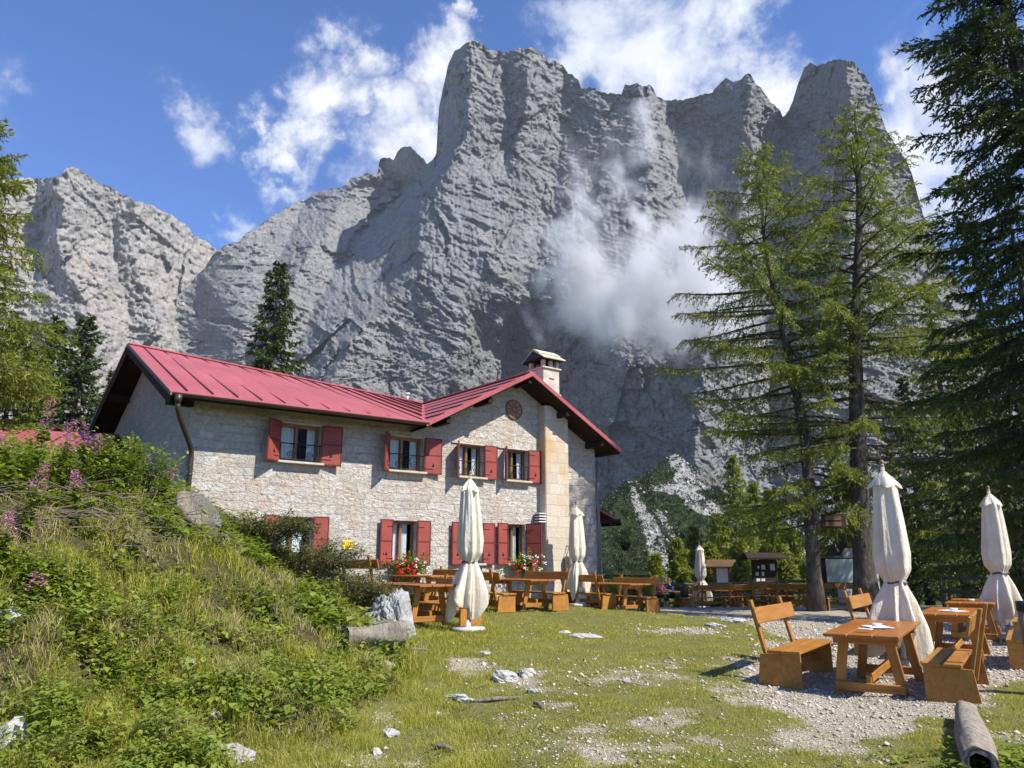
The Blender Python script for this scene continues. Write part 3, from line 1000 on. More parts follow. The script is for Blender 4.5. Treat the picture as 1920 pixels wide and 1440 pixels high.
def plaster_mat():
    m, t = new_mat("stained_quoins")
    v = t.n('ShaderNodeTexCoord').outputs['Object']
    x = t.n('ShaderNodeSeparateXYZ', i_0=v)
    p = t.n('ShaderNodeCombineXYZ', i_X=t.math('ADD', x.outputs[0], x.outputs[1]), i_Y=x.outputs[2], i_Z=0.0).outputs[0]
    br = t.n('ShaderNodeTexBrick', i_Vector=t.vmath('ADD', p, t.vmath('MULTIPLY', t.noise(v, 4, 3, out=1), (0.03, 0.03, 0))), i_Scale=1.0)
    br.inputs['Color1'].default_value = (0.50, 0.43, 0.33, 1)
    br.inputs['Color2'].default_value = (0.60, 0.54, 0.44, 1)
    br.inputs['Mortar'].default_value = (0.46, 0.42, 0.36, 1)
    br.inputs['Mortar Size'].default_value = 0.012
    br.inputs['Brick Width'].default_value = 0.62
    br.inputs['Row Height'].default_value = 0.34
    st = t.noise(t.mapping(v, (1, 1, 0.6)), 1.1, 5, 0.6)
    col = t.mix(t.math('MULTIPLY', t.mapr(st, 0.48, 0.66), t.mapr(x.outputs[2], 2.6, 4.4, 0.1, 0.75)), br.outputs['Color'], (0.52, 0.33, 0.13))
    r = t.noise(v, 16, 6, 0.68)
    col = t.mix(t.mapr(r, 0.3, 0.55, 0.3, 0.0), col, (0.33, 0.28, 0.22))
    finish(t, col, 0.95, t.bump(t.math('SUBTRACT', r, t.math('MULTIPLY', br.outputs['Fac'], 0.5)), 0.7, 0.03), 0.1)
    return m


def roof_mat():
    m, t = new_mat("red_sheet_metal")
    v = t.n('ShaderNodeTexCoord').outputs['Object']
    n = t.noise(v, 0.7, 4, 0.6)
    n2 = t.noise(v, 6.0, 5, 0.6)
    col = t.mix(t.mapr(n, 0.3, 0.7), (0.31, 0.066, 0.074), (0.39, 0.090, 0.098))
    st = t.noise(t.mapping(v, (5.0, 0.35, 0.5)), 1.0, 5, 0.65)
    col = t.mix(t.mapr(st, 0.48, 0.72, 0.0, 0.45), col, (0.42, 0.14, 0.14))
    col = t.mix(t.mapr(st, 0.28, 0.42, 0.4, 0.0), col, (0.20, 0.05, 0.055))
    col = t.mix(t.mapr(n2, 0.5, 0.8, 0.0, 0.25), col, (0.30, 0.11, 0.11))
    finish(t, col, t.mapr(n2, 0.3, 0.7, 0.38, 0.55), t.bump(n2, 0.08, 0.02), 0.4)
    return m


M_STONE = stone_mat()
M_QUOIN = plaster_mat()
M_ROOF = roof_mat()
M_SEAM = simple_mat("red_metal_seam", (0.07, 0.016, 0.018), 0.5)
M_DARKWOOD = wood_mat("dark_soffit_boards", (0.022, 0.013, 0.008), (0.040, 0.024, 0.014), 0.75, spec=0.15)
M_GUTTER = simple_mat("brown_painted_metal", (0.045, 0.028, 0.022), 0.4, spec=0.5)
M_SHUT = simple_mat("red_shutter_paint", (0.27, 0.058, 0.044), 0.6, 0.14, 3.0, 0.1)
M_SHUTDK = simple_mat("dark_red_shutter_frame", (0.13, 0.024, 0.020), 0.55, 0.12, 3.0, 0.1)
M_IRON = simple_mat("black_iron", (0.018, 0.016, 0.015), 0.55, metal=0.0)
M_GREYIRON = simple_mat("grey_iron", (0.16, 0.15, 0.14), 0.5)
M_CURTAIN = simple_mat("white_curtain", (0.78, 0.78, 0.80), 0.9, 0.04)
M_FRAME = wood_mat("brown_window_frame", (0.20, 0.085, 0.025), (0.30, 0.14, 0.045), 0.45)
M_INSIDE = simple_mat("dark_room", (0.03, 0.026, 0.022), 0.9)
M_SILL = simple_mat("pale_stone_sill", (0.48, 0.42, 0.34), 0.9, 0.15, 6.0, 0.3)
M_WHITE = simple_mat("white_enamel", (0.72, 0.72, 0.70), 0.5, 0.06)
M_MORTAR = simple_mat("weathered_render", (0.50, 0.45, 0.37), 0.95, 0.2, 5.0, 0.5)


def glass_mat():
    m, t = new_mat("window_glass")
    g = t.n('ShaderNodeBsdfGlossy', i_Color=(0.9, 0.95, 1, 1), i_Roughness=0.03)
    tr = t.n('ShaderNodeBsdfTransparent', i_Color=(0.88, 0.92, 0.92, 1))
    fr = t.n('ShaderNodeFresnel', i_IOR=1.13)
    mx = t.n('ShaderNodeMixShader', i_0=fr.outputs[0], i_1=tr.outputs[0], i_2=g.outputs[0])
    t.n('ShaderNodeOutputMaterial', i_Surface=mx.outputs[0])
    return m


M_GLASS = glass_mat()
HZ0 = 0.0
HOUSE = thing('stone_house', 'big pale stone mountain house with red metal roof and red shutters', 'house', (HX, HY, HZ0), HA)


def Hw(t_, b, z):
    """house coordinates (along the front, into the house, up) -> world"""
    return Vector((HX, HY, 0)) + dv * t_ - nv * b + Vector((0, 0, z))


RIDGE_B = 5.85
APX, APZ = 9.72, 7.41          # crest of the front gable
OH = 0.9                       # how far the gable roof stands out in front


def ridge_z(t_):
    return 8.11 + (7.55 - 8.11) * (t_ + 0.66) / (APX + 0.66)


def gable_z(t_):
    return APZ - 0.536 * abs(t_ - APX) if t_ < APX else APZ - 0.560 * (t_ - APX)


# (left, right, sill, head)
WINDOWS = [(2.20, 3.30, 4.14, 5.12, 'u'), (5.30, 6.40, 4.13, 5.10, 'u'), (7.60, 8.50, 4.11, 5.08, 'u'), (9.30, 10.22, 4.11, 5.08, 'u'),
           (2.31, 3.21, 1.60, 2.74, 'l'), (5.50, 6.26, 1.60, 2.74, 'l'), (7.78, 8.48, 1.60, 2.74, 'l'), (9.40, 10.10, 1.60, 2.76, 'l')]


def build_walls():
    w = MB()
    xs = sorted(set([0.0, 6.35, APX, 13.13] + [a for q in WINDOWS for a in q[:2]]))
    zs = sorted(set([-0.4, 5.35] + [a for q in WINDOWS for a in q[2:4]]))
    for i in range(len(xs) - 1):
        for j in range(len(zs) - 1):
            xa, xb, za, zb = xs[i], xs[i + 1], zs[j], zs[j + 1]
            xm, zm = (xa + xb) / 2, (za + zb) / 2
            if any(q[0] < xm < q[1] and q[2] < zm < q[3] for q in WINDOWS):
                continue
            w.poly([(xa, 0, za), (xb, 0, za), (xb, 0, zb), (xa, 0, zb)])

    def wt(t_):
        return 5.62 if t_ < 6.35 else gable_z(t_) - 0.14
    w.poly([(0, 0, 5.35), (6.35, 0, 5.35), (6.35, 0, 5.60), (0, 0, 5.60)])
    w.poly([(6.35, 0, 5.35), (13.13, 0, 5.35), (13.13, 0, wt(13.13)), (APX, 0, wt(APX)), (6.35, 0, 5.60)])
    for (a, b, s, h, k) in WINDOWS:
        D = 0.30
        w.poly([(a, 0, s), (a, D, s), (a, D, h), (a, 0, h)])
        w.poly([(b, 0, s), (b, 0, h), (b, D, h), (b, D, s)])
        w.poly([(a, 0, h), (a, D, h), (b, D, h), (b, 0, h)])
        w.poly([(a, 0, s), (b, 0, s), (b, D, s), (a, D, s)])
    w.build('front_wall', M_STONE, HOUSE)
    s = MB()
    rz = ridge_z(0) - 0.16
    s.poly([(0, 0, -0.4), (0, 0, 5.60), (0, RIDGE_B, rz), (0, 11.5, 5.9), (0, 11.5, -0.4)])
    s.poly([(13.13, 0, -0.4), (13.13, 11.5, -0.4), (13.13, 11.5, 5.4), (13.13, 0, 5.40)])
    s.poly([(0, 11.5, -0.4), (0, 11.5, 5.9), (13.13, 11.5, 5.4), (13.13, 11.5, -0.4)])
    s.build('side_walls', M_STONE, HOUSE)
    # near-black boxes behind the windows; the rooms' darkness is put into their colour
    r = MB()
    r.box((6.5, 2.2, 3.4), (12.6, 0.05, 4.8), bev=0)
    r.box((6.5, 1.3, 3.42), (12.6, 1.8, 0.12), bev=0)
    r.box((6.5, 1.3, 5.28), (12.6, 1.8, 0.06), bev=0)
    r.build('interior_wall', M_INSIDE, HOUSE)


def build_roof():
    th = 0.10
    r = MB()
    el, er = -0.66, 5.95
    ez = 5.40
    # main slope to the front, ending in the valley
    r.slab([(el, -0.8, ez), (er, -0.8, ez + 0.03), (APX, RIDGE_B, ridge_z(APX)), (el, RIDGE_B, ridge_z(el))], (0, 0, -th))
    r.slab([(el, RIDGE_B, ridge_z(el) + .002), (APX, RIDGE_B, ridge_z(APX) + .002), (13.5, RIDGE_B, 7.4), (13.5, 12.3, 5.6), (el, 12.3, 6.33)], (0, 0, -th))
    # gable roof
    r.slab([(er, -0.8, ez + 0.034), (er + 0.02, -OH, gable_z(er + 0.02)), (APX, -OH, APZ), (APX, RIDGE_B, ridge_z(APX) + .004)], (0, 0, -th))
    r.slab([(APX, -OH, APZ + .002), (13.48, -OH, gable_z(13.48)), (13.48, 7.0, gable_z(13.48)), (APX, RIDGE_B, ridge_z(APX) + .006)], (0, 0, -th))
    # standing seams
    pitch = (ridge_z(2) - ez) / (RIDGE_B + 0.8)
    k = 0
    x = el + 0.40
    while x < APX - 0.3:
        f0 = 0.0 if x < er - 0.15 else (x - er) / (APX - er) + 0.02
        f0 = max(f0, 0.035)
        if f0 < 0.97:
            z0 = ez + (ridge_z(x) - ez) * f0
            y0 = -0.8 + (RIDGE_B + 0.8) * f0
            r.beam((x, y0, z0 + 0.02), (x, RIDGE_B, ridge_z(x) + 0.02), 0.036, 0.05, bev=0.004, mi=1)
        x += 0.585
        k += 1
    # ridge caps, valley sheet and gable trims
    r.beam((el, RIDGE_B, ridge_z(el) + 0.015), (APX, RIDGE_B, ridge_z(APX) + 0.015), 0.22, 0.05, mi=0)
    r.beam((APX, -OH, APZ + 0.012), (APX, RIDGE_B, ridge_z(APX) + 0.015), 0.22, 0.05, mi=0)
    for i in range(5):
        f = (i + 1) / 6.0
        xa = er + (APX - er) * f
        r.beam((xa, -OH + 0.02, gable_z(xa) + 0.02), (xa, -0.8 + (RIDGE_B + 0.8) * f - .05, gable_z(xa) + 0.03 + 0.1 * f), 0.026, 0.04, mi=1)
    rake = 0.13
    for a, b in (((er, -OH, gable_z(er)), (APX, -OH, APZ)), ((APX, -OH, APZ), (13.48, -OH, gable_z(13.48)))):
        r.beam((a[0], a[1] - 0.014, a[2] - 0.045), (b[0], b[1] - 0.014, b[2] - 0.045), 0.03, rake, mi=0)
    for a, b in (((el, -0.8, ez), (el, RIDGE_B, ridge_z(el))), ((el, RIDGE_B, ridge_z(el)), (el, 12.3, 6.33))):
        r.beam((a[0] - 0.014, a[1], a[2] - 0.03), (b[0] - 0.014, b[1], b[2] - 0.03), 0.03, 0.09, mi=2)
    roof = r.build('roof', [M_ROOF, M_SEAM, M_GUTTER], HOUSE)
    # soffit boards and rafters
    s = MB()
    g = 0.115
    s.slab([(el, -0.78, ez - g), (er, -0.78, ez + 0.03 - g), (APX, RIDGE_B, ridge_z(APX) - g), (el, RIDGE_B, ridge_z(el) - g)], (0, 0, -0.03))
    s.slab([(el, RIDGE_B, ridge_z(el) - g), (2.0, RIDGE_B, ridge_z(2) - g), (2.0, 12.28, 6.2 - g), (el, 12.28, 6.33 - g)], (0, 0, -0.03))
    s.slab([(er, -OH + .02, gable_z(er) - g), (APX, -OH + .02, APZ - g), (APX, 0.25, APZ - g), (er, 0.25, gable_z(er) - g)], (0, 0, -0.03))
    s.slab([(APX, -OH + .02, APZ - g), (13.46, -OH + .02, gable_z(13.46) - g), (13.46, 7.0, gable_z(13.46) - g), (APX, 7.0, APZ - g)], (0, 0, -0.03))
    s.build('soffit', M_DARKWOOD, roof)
    for t_ in (6.75, 8.2, APX, 11.25, 12.75):                     # purlins under the front gable
        z = gable_z(t_) - 0.155 - 0.09
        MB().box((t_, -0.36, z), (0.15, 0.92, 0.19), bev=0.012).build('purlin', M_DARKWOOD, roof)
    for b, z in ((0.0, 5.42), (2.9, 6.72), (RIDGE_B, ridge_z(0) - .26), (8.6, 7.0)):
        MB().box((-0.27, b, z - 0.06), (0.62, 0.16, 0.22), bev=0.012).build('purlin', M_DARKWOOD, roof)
    # barge board under the left gable
    m = MB()
    m.beam((el + 0.02, -0.75, ez - 0.2), (el + 0.02, RIDGE_B, ridge_z(el) - 0.2), 0.035, 0.2)
    m.beam((el + 0.02, RIDGE_B, ridge_z(el) - 0.2), (el + 0.02, 12.25, 6.33 - 0.2), 0.035, 0.2)
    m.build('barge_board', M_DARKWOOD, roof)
    # gutter along the main eave, gable eave and the downpipe
    gtr = MB()
    for a, b in (((el, -0.87, ez - 0.03), (er + 0.1, -0.87, ez)),):
        pts = []
        n = 8
        for end in (Vector(a), Vector(b)):
            for k in range(n + 1):
                an = PI * k / n
                pts.append((end.x, end.y - math.cos(an) * 0.075, end.z - math.sin(an) * 0.075))
        gtr.add(pts, [(k, k + 1, n + 2 + k, n + 1 + k) for k in range(n)], None, 0, True)
        gtr.add([(p[0], p[1] * 1.0 + (0.004 if p[1] > a[1] else -0.004), p[2] - .004) for p in pts], [(k, k + 1, n + 2 + k, n + 1 + k) for k in range(n)], None, 0, True)
    gtr.build('gutter', M_GUTTER, HOUSE)
    dp = MB()
    dp.tube([(-0.50, -0.87, ez - 0.07), (-0.50, -0.87, ez - 0.28)], [0.10, 0.06], 12)
    dp.tube([(-0.50, -0.87, ez - 0.22), (-0.49, -0.86, ez - 0.36), (-0.40, -0.72, ez - 0.55), (0.0, -0.24, ez - 1.10), (0.07, -0.12, ez - 1.22), (0.09, -0.10, ez - 1.4), (0.09, -0.10, 0.6)],
            0.058, 12)
    for z in (3.6, 2.4):
        dp.lathe([(0.066, z), (0.066, z + 0.05)], 12, c=(0.09, -0.10, 0))
    dp.build('downpipe', M_GUTTER, HOUSE)


def build_window(q, i):
    a, b, s, h, kind = q
    win = MB()
    y = 0.20
    fw = 0.07
    for p0, p1 in (((a + fw / 2, y, s), (a + fw / 2, y, h)), ((b - fw / 2, y, s), (b - fw / 2, y, h))):
        win.beam(p0, p1, 0.07, fw, up=(0, 1, 0))
    win.beam((a, y, h - fw / 2), (b, y, h - fw / 2), 0.07, fw)
    win.beam((a, y, s + fw / 2), (b, y, s + fw / 2), 0.07, fw)
    mid = (a + b) / 2 - (0.06 if kind == 'u' else 0.04)
    win.beam((mid, y, s), (mid, y, h), 0.075, 0.10, up=(0, 1, 0))
    wo = win.build('window', M_FRAME, HOUSE)
    MB().box(((a + b) / 2, y + 0.01, (s + h) / 2), (b - a - 0.1, 0.006, h - s - 0.1), bev=0).build('pane', M_GLASS, wo)
    # curtains hang behind the glass
    c = MB()
    parts = [(a + 0.06, mid - 0.02, 1.0)] if kind == 'u' else [(a + 0.06, mid - 0.04, 1.0), (mid + 0.04, b - 0.16, 1.0)]
    if kind == 'u':
        parts.append((mid + (b - mid) * .55, b - 0.06, 1.0))
    for (x0, x1, hh) in parts:
        n = 26
        vs, fs = [], []
        for k in range(n + 1):
            x = x0 + (x1 - x0) * k / n
            yy = y + 0.09 + 0.022 * math.sin(k * 1.45 + i) + 0.008 * math.sin(k * 3.7)
            vs += [(x, yy, s + 0.05), (x, yy, h - 0.05)]
        for k in range(n):
            fs.append((2 * k, 2 * k + 2, 2 * k + 3, 2 * k + 1))
        c.add(vs, fs, None, 0, True)
    c.build('curtain', M_CURTAIN, wo)
    sill = MB()
    sill.box(((a + b) / 2, -0.02, s - 0.035), (b - a + 0.12, 0.34, 0.06), bev=0.01)
    sill.build('sill', M_SILL, wo)
    li = MB()
    if kind == 'l':
        li.box(((a + b) / 2, 0.012, h + 0.10), (b - a + 0.4, 0.05, 0.20), bev=0.02)
    else:
        li.beam((a - 0.25, -0.02, h + 0.02), (b + 0.25, -0.02, h + 0.02), 0.05, 0.035)
    li.build('lintel', M_STONE if kind == 'l' else M_SILL, wo)
    if kind == 'u':
        g = MB()
        zr = s + 0.46
        g.tube([(a, -0.03, zr), (b, -0.03, zr)], 0.014, 8)
        g.tube([(a, -0.03, s + 0.06), (b, -0.03, s + 0.06)], 0.010, 8)
        for f in (0.0, 0.5, 1.0):
            x = a + 0.03 + (b - a - 0.06) * f
            g.tube([(x, -0.03, s + 0.02), (x, -0.03, zr)], 0.009, 6)
        for sgn, cx in ((1, a + (b - a) * .27), (-1, a + (b - a) * .73)):      # wrought scrolls
            pts = []
            for k in range(26):
                an = k / 25 * 4.2 * PI
                r = 0.018 + 0.095 * (k / 25)
                pts.append((cx + sgn * math.cos(an) * r, -0.03, s + 0.19 + math.sin(an) * r))
            g.tube(pts, 0.009, 6)
            g.tube([(cx + sgn * 0.11, -0.03, s + 0.19), (cx + sgn * 0.16, -0.03, s + 0.30), (cx + sgn * 0.02, -0.03, zr)], 0.009, 6)
        g.build('railing', M_IRON, wo)


def shutter(hx, side, w, s, h, ang, hook=True):
    """leaf hinged at hx; side -1 opens to the left; ang is how far it stands off the wall"""
    c, sn = math.cos(ang), math.sin(ang)
    e = Vector((side * c, -sn, 0))
    nrm = Vector((side * sn, c, 0)) * -1 if side > 0 else Vector((sn * -1, -c, 0))
    nrm = Vector((e.y, -e.x, 0))
    if nrm.y > 0:
        nrm = -nrm
    m = Matrix((e, nrm, Vector((0, 0, 1)))).transposed()
    o = Vector((hx, -0.045, 0))
    s, h = s - 0.05, h + 0.03
    p = MB()
    hh = h - s

    def bx(u0, u1, z0, z1, th, off, mi):
        cc = o + e * ((u0 + u1) / 2) + nrm * off + Vector((0, 0, s + (z0 + z1) / 2))
        p.box(cc, (abs(u1 - u0), th, abs(z1 - z0)), m, 0.005, mi)
    bx(0.0, w, 0.0, hh, 0.022, 0, 0)
    for f0, f1 in ((0.035, hh * 0.52 - 0.02), (hh * 0.52 + 0.02, hh - 0.035)):
        bx(0.035, w - 0.035, f0, f1, 0.010, 0.016, 0)
    for (u0, u1, z0, z1) in ((0, 0.028, 0, hh), (w - 0.028, w, 0, hh), (0.028, w - 0.028, 0, 0.03), (0.028, w - 0.028, hh - 0.03, hh), (0.028, w - 0.028, hh * .52 - 0.018, hh * .52 + 0.018)):
        bx(u0, u1, z0, z1, 0.012, 0.016, 1)
    so = p.build('shutter', [M_SHUT, M_SHUTDK], HOUSE)
    lt = MB()
    base = o + e * (w * 0.5) + nrm * 0.024 + Vector((0, 0, s + hh * 0.24))
    lt.tube([base + Vector((0, 0, 0.07)), base + nrm * 0.02 + e * 0.01, base + e * -0.03 + Vector((0, 0, -0.03))], 0.010, 6)
    lt.tube([base + e * -0.03, base + e * 0.035 + Vector((0, 0, -0.012))], 0.012, 6)
    lt.build('latch', M_IRON, so)
    for f in (0.15, 0.85):
        hg = MB()
        hg.beam(o + nrm * 0.024 + Vector((0, 0, s + hh * f)), o + nrm * 0.024 + e * (w * .5) + Vector((0, 0, s + hh * f)), 0.004, 0.03, up=(0, 1, 0))
        hg.build('hinge', M_SHUTDK, so)


def build_house():
    build_walls()
    build_roof()
    for i, q in enumerate(WINDOWS):
        build_window(q, i)
    # upper shutters stand off the wall, lower ones are folded flat
    A = R_
    for (hx, sd, w, s, h, an) in [
        (2.20, -1, 0.55, 4.14, 5.12, A(38)), (3.30, 1, 0.55, 4.14, 5.12, A(12)),
        (5.30, -1, 0.50, 4.13, 5.10, A(50)), (6.42, 1, 0.55, 4.13, 5.10, A(8)),
        (7.60, -1, 0.46, 4.11, 5.08, A(55)), (8.52, 1, 0.46, 4.11, 5.08, A(4)), (9.30, -1, 0.36, 4.11, 5.08, A(62)), (10.22, 1, 0.48, 4.11, 5.08, A(6)),
        (2.31, -1, 0.40, 1.60, 2.74, A(12)), (3.21, 1, 0.42, 1.60, 2.74, A(5)),
        (5.50, -1, 0.42, 1.60, 2.74, A(8)), (6.26, 1, 0.42, 1.60, 2.74, A(5)),
        (7.78, -1, 0.42, 1.60, 2.74, A(8)), (8.48, 1, 0.42, 1.60, 2.74, A(5)),
        (9.40, -1, 0.42, 1.60, 2.76, A(8)), (10.10, 1, 0.52, 1.60, 2.76, A(60))]:
        shutter(hx, sd, w, s, h, an)
    # chimney breast up the front and the stack above the roof
    c = MB()
    c.box((11.18, -0.15, 3.1), (0.98, 0.36, 7.0), bev=0.03)
    c.build('chimney_breast', M_QUOIN, HOUSE)
    st = MB()
    cx, cb = 11.62, 0.85
    st.box((cx, cb, 7.15), (0.72, 0.80, 1.9), bev=0.02)
    st.box((cx, cb, 8.12), (0.84, 0.92, 0.06), bev=0.015)
    for dx in (-0.30, 0.02, 0.30):
        for dy in (-0.33, 0.33):
            st.box((cx + dx, cb + dy, 8.30), (0.13, 0.13, 0.32), bev=0.015)
    st.box((cx + 0.02, cb - 0.41, 7.78), (0.22, 0.06, 0.05), bev=0.015)
    st.box((cx + 0.34, cb - 0.41, 7.2), (0.12, 0.08, 0.08), bev=0.02)
    so = st.build('chimney', M_MORTAR, HOUSE)
    cp = MB()
    rz = 8.76
    for sg in (-1, 1):
        cp.slab([(cx - 0.50, cb, rz), (cx + 0.50, cb, rz), (cx + 0.50, cb + sg * 0.58, rz - 0.34), (cx - 0.50, cb + sg * 0.58, rz - 0.34)], (0, 0, 0.035), 0)
        cp.slab([(cx - 0.48, cb, rz + .045), (cx + 0.48, cb, rz + .045), (cx + 0.48, cb + sg * 0.32, rz - 0.188 + .05), (cx - 0.48, cb + sg * 0.32, rz - 0.188 + .05)], (0, 0, 0.03), 0)
    for sg in (-1, 1):
        cp.slab([(cx + sg * 0.47, cb - 0.52, rz - 0.33), (cx + sg * 0.47, cb + 0.52, rz - 0.33), (cx + sg * 0.47, cb, rz - 0.03)], (sg * 0.045, 0, 0), 2)  # gable ends blackened: shade put into the colour, hides red bounce
        cp.slab([(cx - 0.50, cb, rz - .005), (cx + 0.50, cb, rz - .005), (cx + 0.50, cb + sg * 0.585, rz - 0.348), (cx - 0.50, cb + sg * 0.585, rz - 0.348)], (0, 0, -0.03), 1)  # dark sheet under each cap slab, underside shade put into its colour
    cp.box((cx, cb, rz - 0.345), (0.92, 1.02, 0.03), mi=1)
    cp.build('chimney_cap', [simple_mat("pale_stone_slab", (0.50, 0.44, 0.33), 0.85, 0.15, 4.0, 0.2), M_DARKWOOD, M_IRON], so)
    # small vent on the main ridge
    MB().tube([(9.0, RIDGE_B, 7.55), (9.0, RIDGE_B, 7.82)], 0.05, 10).lathe([(0.10, 7.82), (0.10, 7.88)], 12, c=(9.0, RIDGE_B, 0)).build('roof_vent', M_WHITE, HOUSE)
    # round medallion below the gable crest
    md = MB()
    mc = Vector((9.66, -0.03, 6.36))
    ring = [mc + Vector((math.cos(2 * PI * k / 32) * 0.30, 0, math.sin(2 * PI * k / 32) * 0.30)) for k in range(33)]
    md.tube(ring, 0.028, 8, mi=1, caps=False)
    md.slab([mc + Vector((math.cos(2 * PI * k / 32) * 0.29, 0.02, math.sin(2 * PI * k / 32) * 0.29)) for k in range(32)], (0, -0.03, 0), 0)
    ring2 = [mc + Vector((math.cos(2 * PI * k / 20) * 0.075, -0.02, math.sin(2 * PI * k / 20) * 0.075)) for k in range(21)]
    md.tube(ring2, 0.014, 6, mi=1, caps=False)
    for k in range(10):
        an = 2 * PI * k / 10
        md.beam(mc + Vector((math.cos(an) * .08, -0.02, math.sin(an) * .08)), mc + Vector((math.cos(an) * .29, -0.02, math.sin(an) * .29)), 0.03, 0.024, up=(0, 1, 0), mi=1)
    md.build('medallion', [simple_mat("terracotta_inlay", (0.36, 0.20, 0.12), 0.8, 0.2), simple_mat("brown_tracery", (0.16, 0.10, 0.06), 0.7)], HOUSE)
    # annex with its own little roof at the right end
    an = MB()
    an.box((13.72, 2.6, 1.35), (1.14, 3.2, 3.3), bev=0.01)
    ao = an.build('annex', M_STONE, HOUSE)
    ar = MB()
    ar.slab([(13.14, 0.55, 3.62), (13.14, 4.6, 3.62), (14.85, 4.6, 2.98), (14.85, 0.55, 2.98)], (0, 0, 0.07))
    for k in range(7):
        y = 0.62 + k * 0.62
        ar.beam((13.16, y, 3.70), (14.82, y, 3.075), 0.03, 0.04, mi=1)
    ar.build('annex_roof', [M_ROOF, M_SEAM], ao)
    MB().box((14.0, 2.5, 3.05), (1.6, 3.9, 0.12)).box((14.83, 2.55, 2.96), (0.05, 4.0, 0.13)).build('eave_board', M_DARKWOOD, ao)
    MB().tube([(13.16, -0.07, 5.0), (13.16, -0.07, 0.3)], 0.05, 10).build('downpipe', M_GREYIRON, HOUSE)


build_house()

# things fixed to the wall -------------------------------------------------
def on_wall(name, label, cat, t_, z, group=None):
    p = Hw(t_, 0, z)
    return thing(name, label, cat, p, HA, group)


ys = on_wall('warning_sign', 'small yellow sign with two lines of dark lettering on the stone wall', 'sign', 4.21, 2.07)
MB().box((0, -0.02, 0), (0.31, 0.02, 0.22), bev=0.004).build('plate', simple_mat("yellow_plate", (0.85, 0.62, 0.03), 0.45, 0.05), ys)
sg = MB()


def text_mesh(name, txt, size, mat, parent, loc, rot=(PI / 2, 0, 0), depth=0.002):
    cu = bpy.data.curves.new(name, 'FONT')
    cu.body = txt
    cu.size = size
    cu.align_x = 'CENTER'
    cu.align_y = 'CENTER'
    cu.extrude = depth
    tmp = bpy.data.objects.new(name, cu)
    COL.objects.link(tmp)
    dg = bpy.context.evaluated_depsgraph_get()
    me = bpy.data.meshes.new_from_object(tmp.evaluated_get(dg))
    bpy.data.objects.remove(tmp)
    o = link(name, me, mat, parent, loc)
    o.rotation_euler = rot
    return o


M_INK = simple_mat("dark_ink", (0.03, 0.022, 0.01), 0.6)
text_mesh('lettering', 'ZONA', 0.095, M_INK, ys, (0.01, -0.032, 0.045))
text_mesh('lettering', 'WIFI', 0.095, M_INK, ys, (0.0, -0.032, -0.05))

lp = on_wall('wall_lamp', 'white louvred outdoor lamp on a dark bracket by the chimney breast', 'lamp', 10.55, 2.95)
l_ = MB()
for k in range(4):
    l_.box((0, -0.20, 0.16 - k * 0.085), (0.26, 0.26, 0.035), bev=0.012)
l_.build('louvres', M_WHITE, lp)
MB().box((0, -0.09, 0.03), (0.20, 0.10, 0.34), bev=0.01).tube([(0.13, -0.06, 0.2), (0.16, -0.05, 0.0), (0.13, -0.05, -0.4), (0.0, -0.05, -0.9)], 0.022, 6).build('bracket', M_IRON, lp)

bk = on_wall('hanging_pail', 'grey zinc milk pail hanging from a cord on the house wall', 'pail', 11.50, 1.58)
MB().lathe([(0.15, -0.25), (0.165, -0.22), (0.165, 0.18), (0.17, 0.22), (0.15, 0.25)], 24, c=(0, -0.50, 0)).build('body', simple_mat("worn_zinc", (0.34, 0.33, 0.31), 0.5, 0.25, 5.0, metal=0.3), bk)
MB().tube([(-0.15, -0.5, 0.24), (0, -0.45, 0.52), (0.15, -0.5, 0.24)], 0.012, 6).tube([(0, -0.45, 0.52), (0, -0.33, 0.56)], 0.015, 6).lathe([(0.172, -0.27), (0.172, -0.24)], 24, c=(0, -0.5, 0)).build('hanger', M_IRON, bk)
# ------------------------------------------------------------------ tables, benches, parasols
M_WOOD = wood_mat("varnished_larch", (0.32, 0.125, 0.020), (0.55, 0.26, 0.052), 0.45, spec=0.3)
M_WOODTOP = wood_mat("varnished_table_top", (0.32, 0.105, 0.016), (0.50, 0.19, 0.032), 0.38, spec=0.4)
M_FABRIC = None


def fabric_mat():
    m, t = new_mat("cream_canvas")
    v = t.n('ShaderNodeTexCoord').outputs['Object']
    n = t.noise(v, 2.2, 5, 0.6)
    col = t.mix(t.mapr(n, 0.35, 0.7), (0.68, 0.61, 0.475), (0.82, 0.76, 0.615))
    w = t.noise(t.mapping(v, (9, 9, 1.4)), 1.0, 4, 0.6)
    b = t.n('ShaderNodeBsdfPrincipled', i_Base_Color=col, i_Roughness=0.9, i_Normal=t.bump(t.math('ADD', w, t.math('MULTIPLY', t.noise(v, 14, 4, 0.6), 0.35)), 0.7, 0.05))
    b.inputs['Specular IOR Level'].default_value = 0.1
    tr = t.n('ShaderNodeBsdfTranslucent', i_Color=t.mix(1.0, col, (0.9, 0.8, 0.6), 'MULTIPLY'))
    mx = t.n('ShaderNodeMixShader', i_0=0.18, i_1=b.outputs[0], i_2=tr.outputs[0])
    t.n('ShaderNodeOutputMaterial', i_Surface=mx.outputs[0])
    return m


M_FABRIC = fabric_mat()
M_POLE = simple_mat("pale_pole", (0.32, 0.28, 0.22), 0.5)
M_STRAP = simple_mat("dark_strap", (0.09, 0.085, 0.085), 0.7)
M_KNOB = simple_mat("turned_knob", (0.22, 0.13, 0.06), 0.4)
M_SLABST = simple_mat("concrete_foot", (0.52, 0.50, 0.46), 0.95, 0.15, 6.0, 0.5)


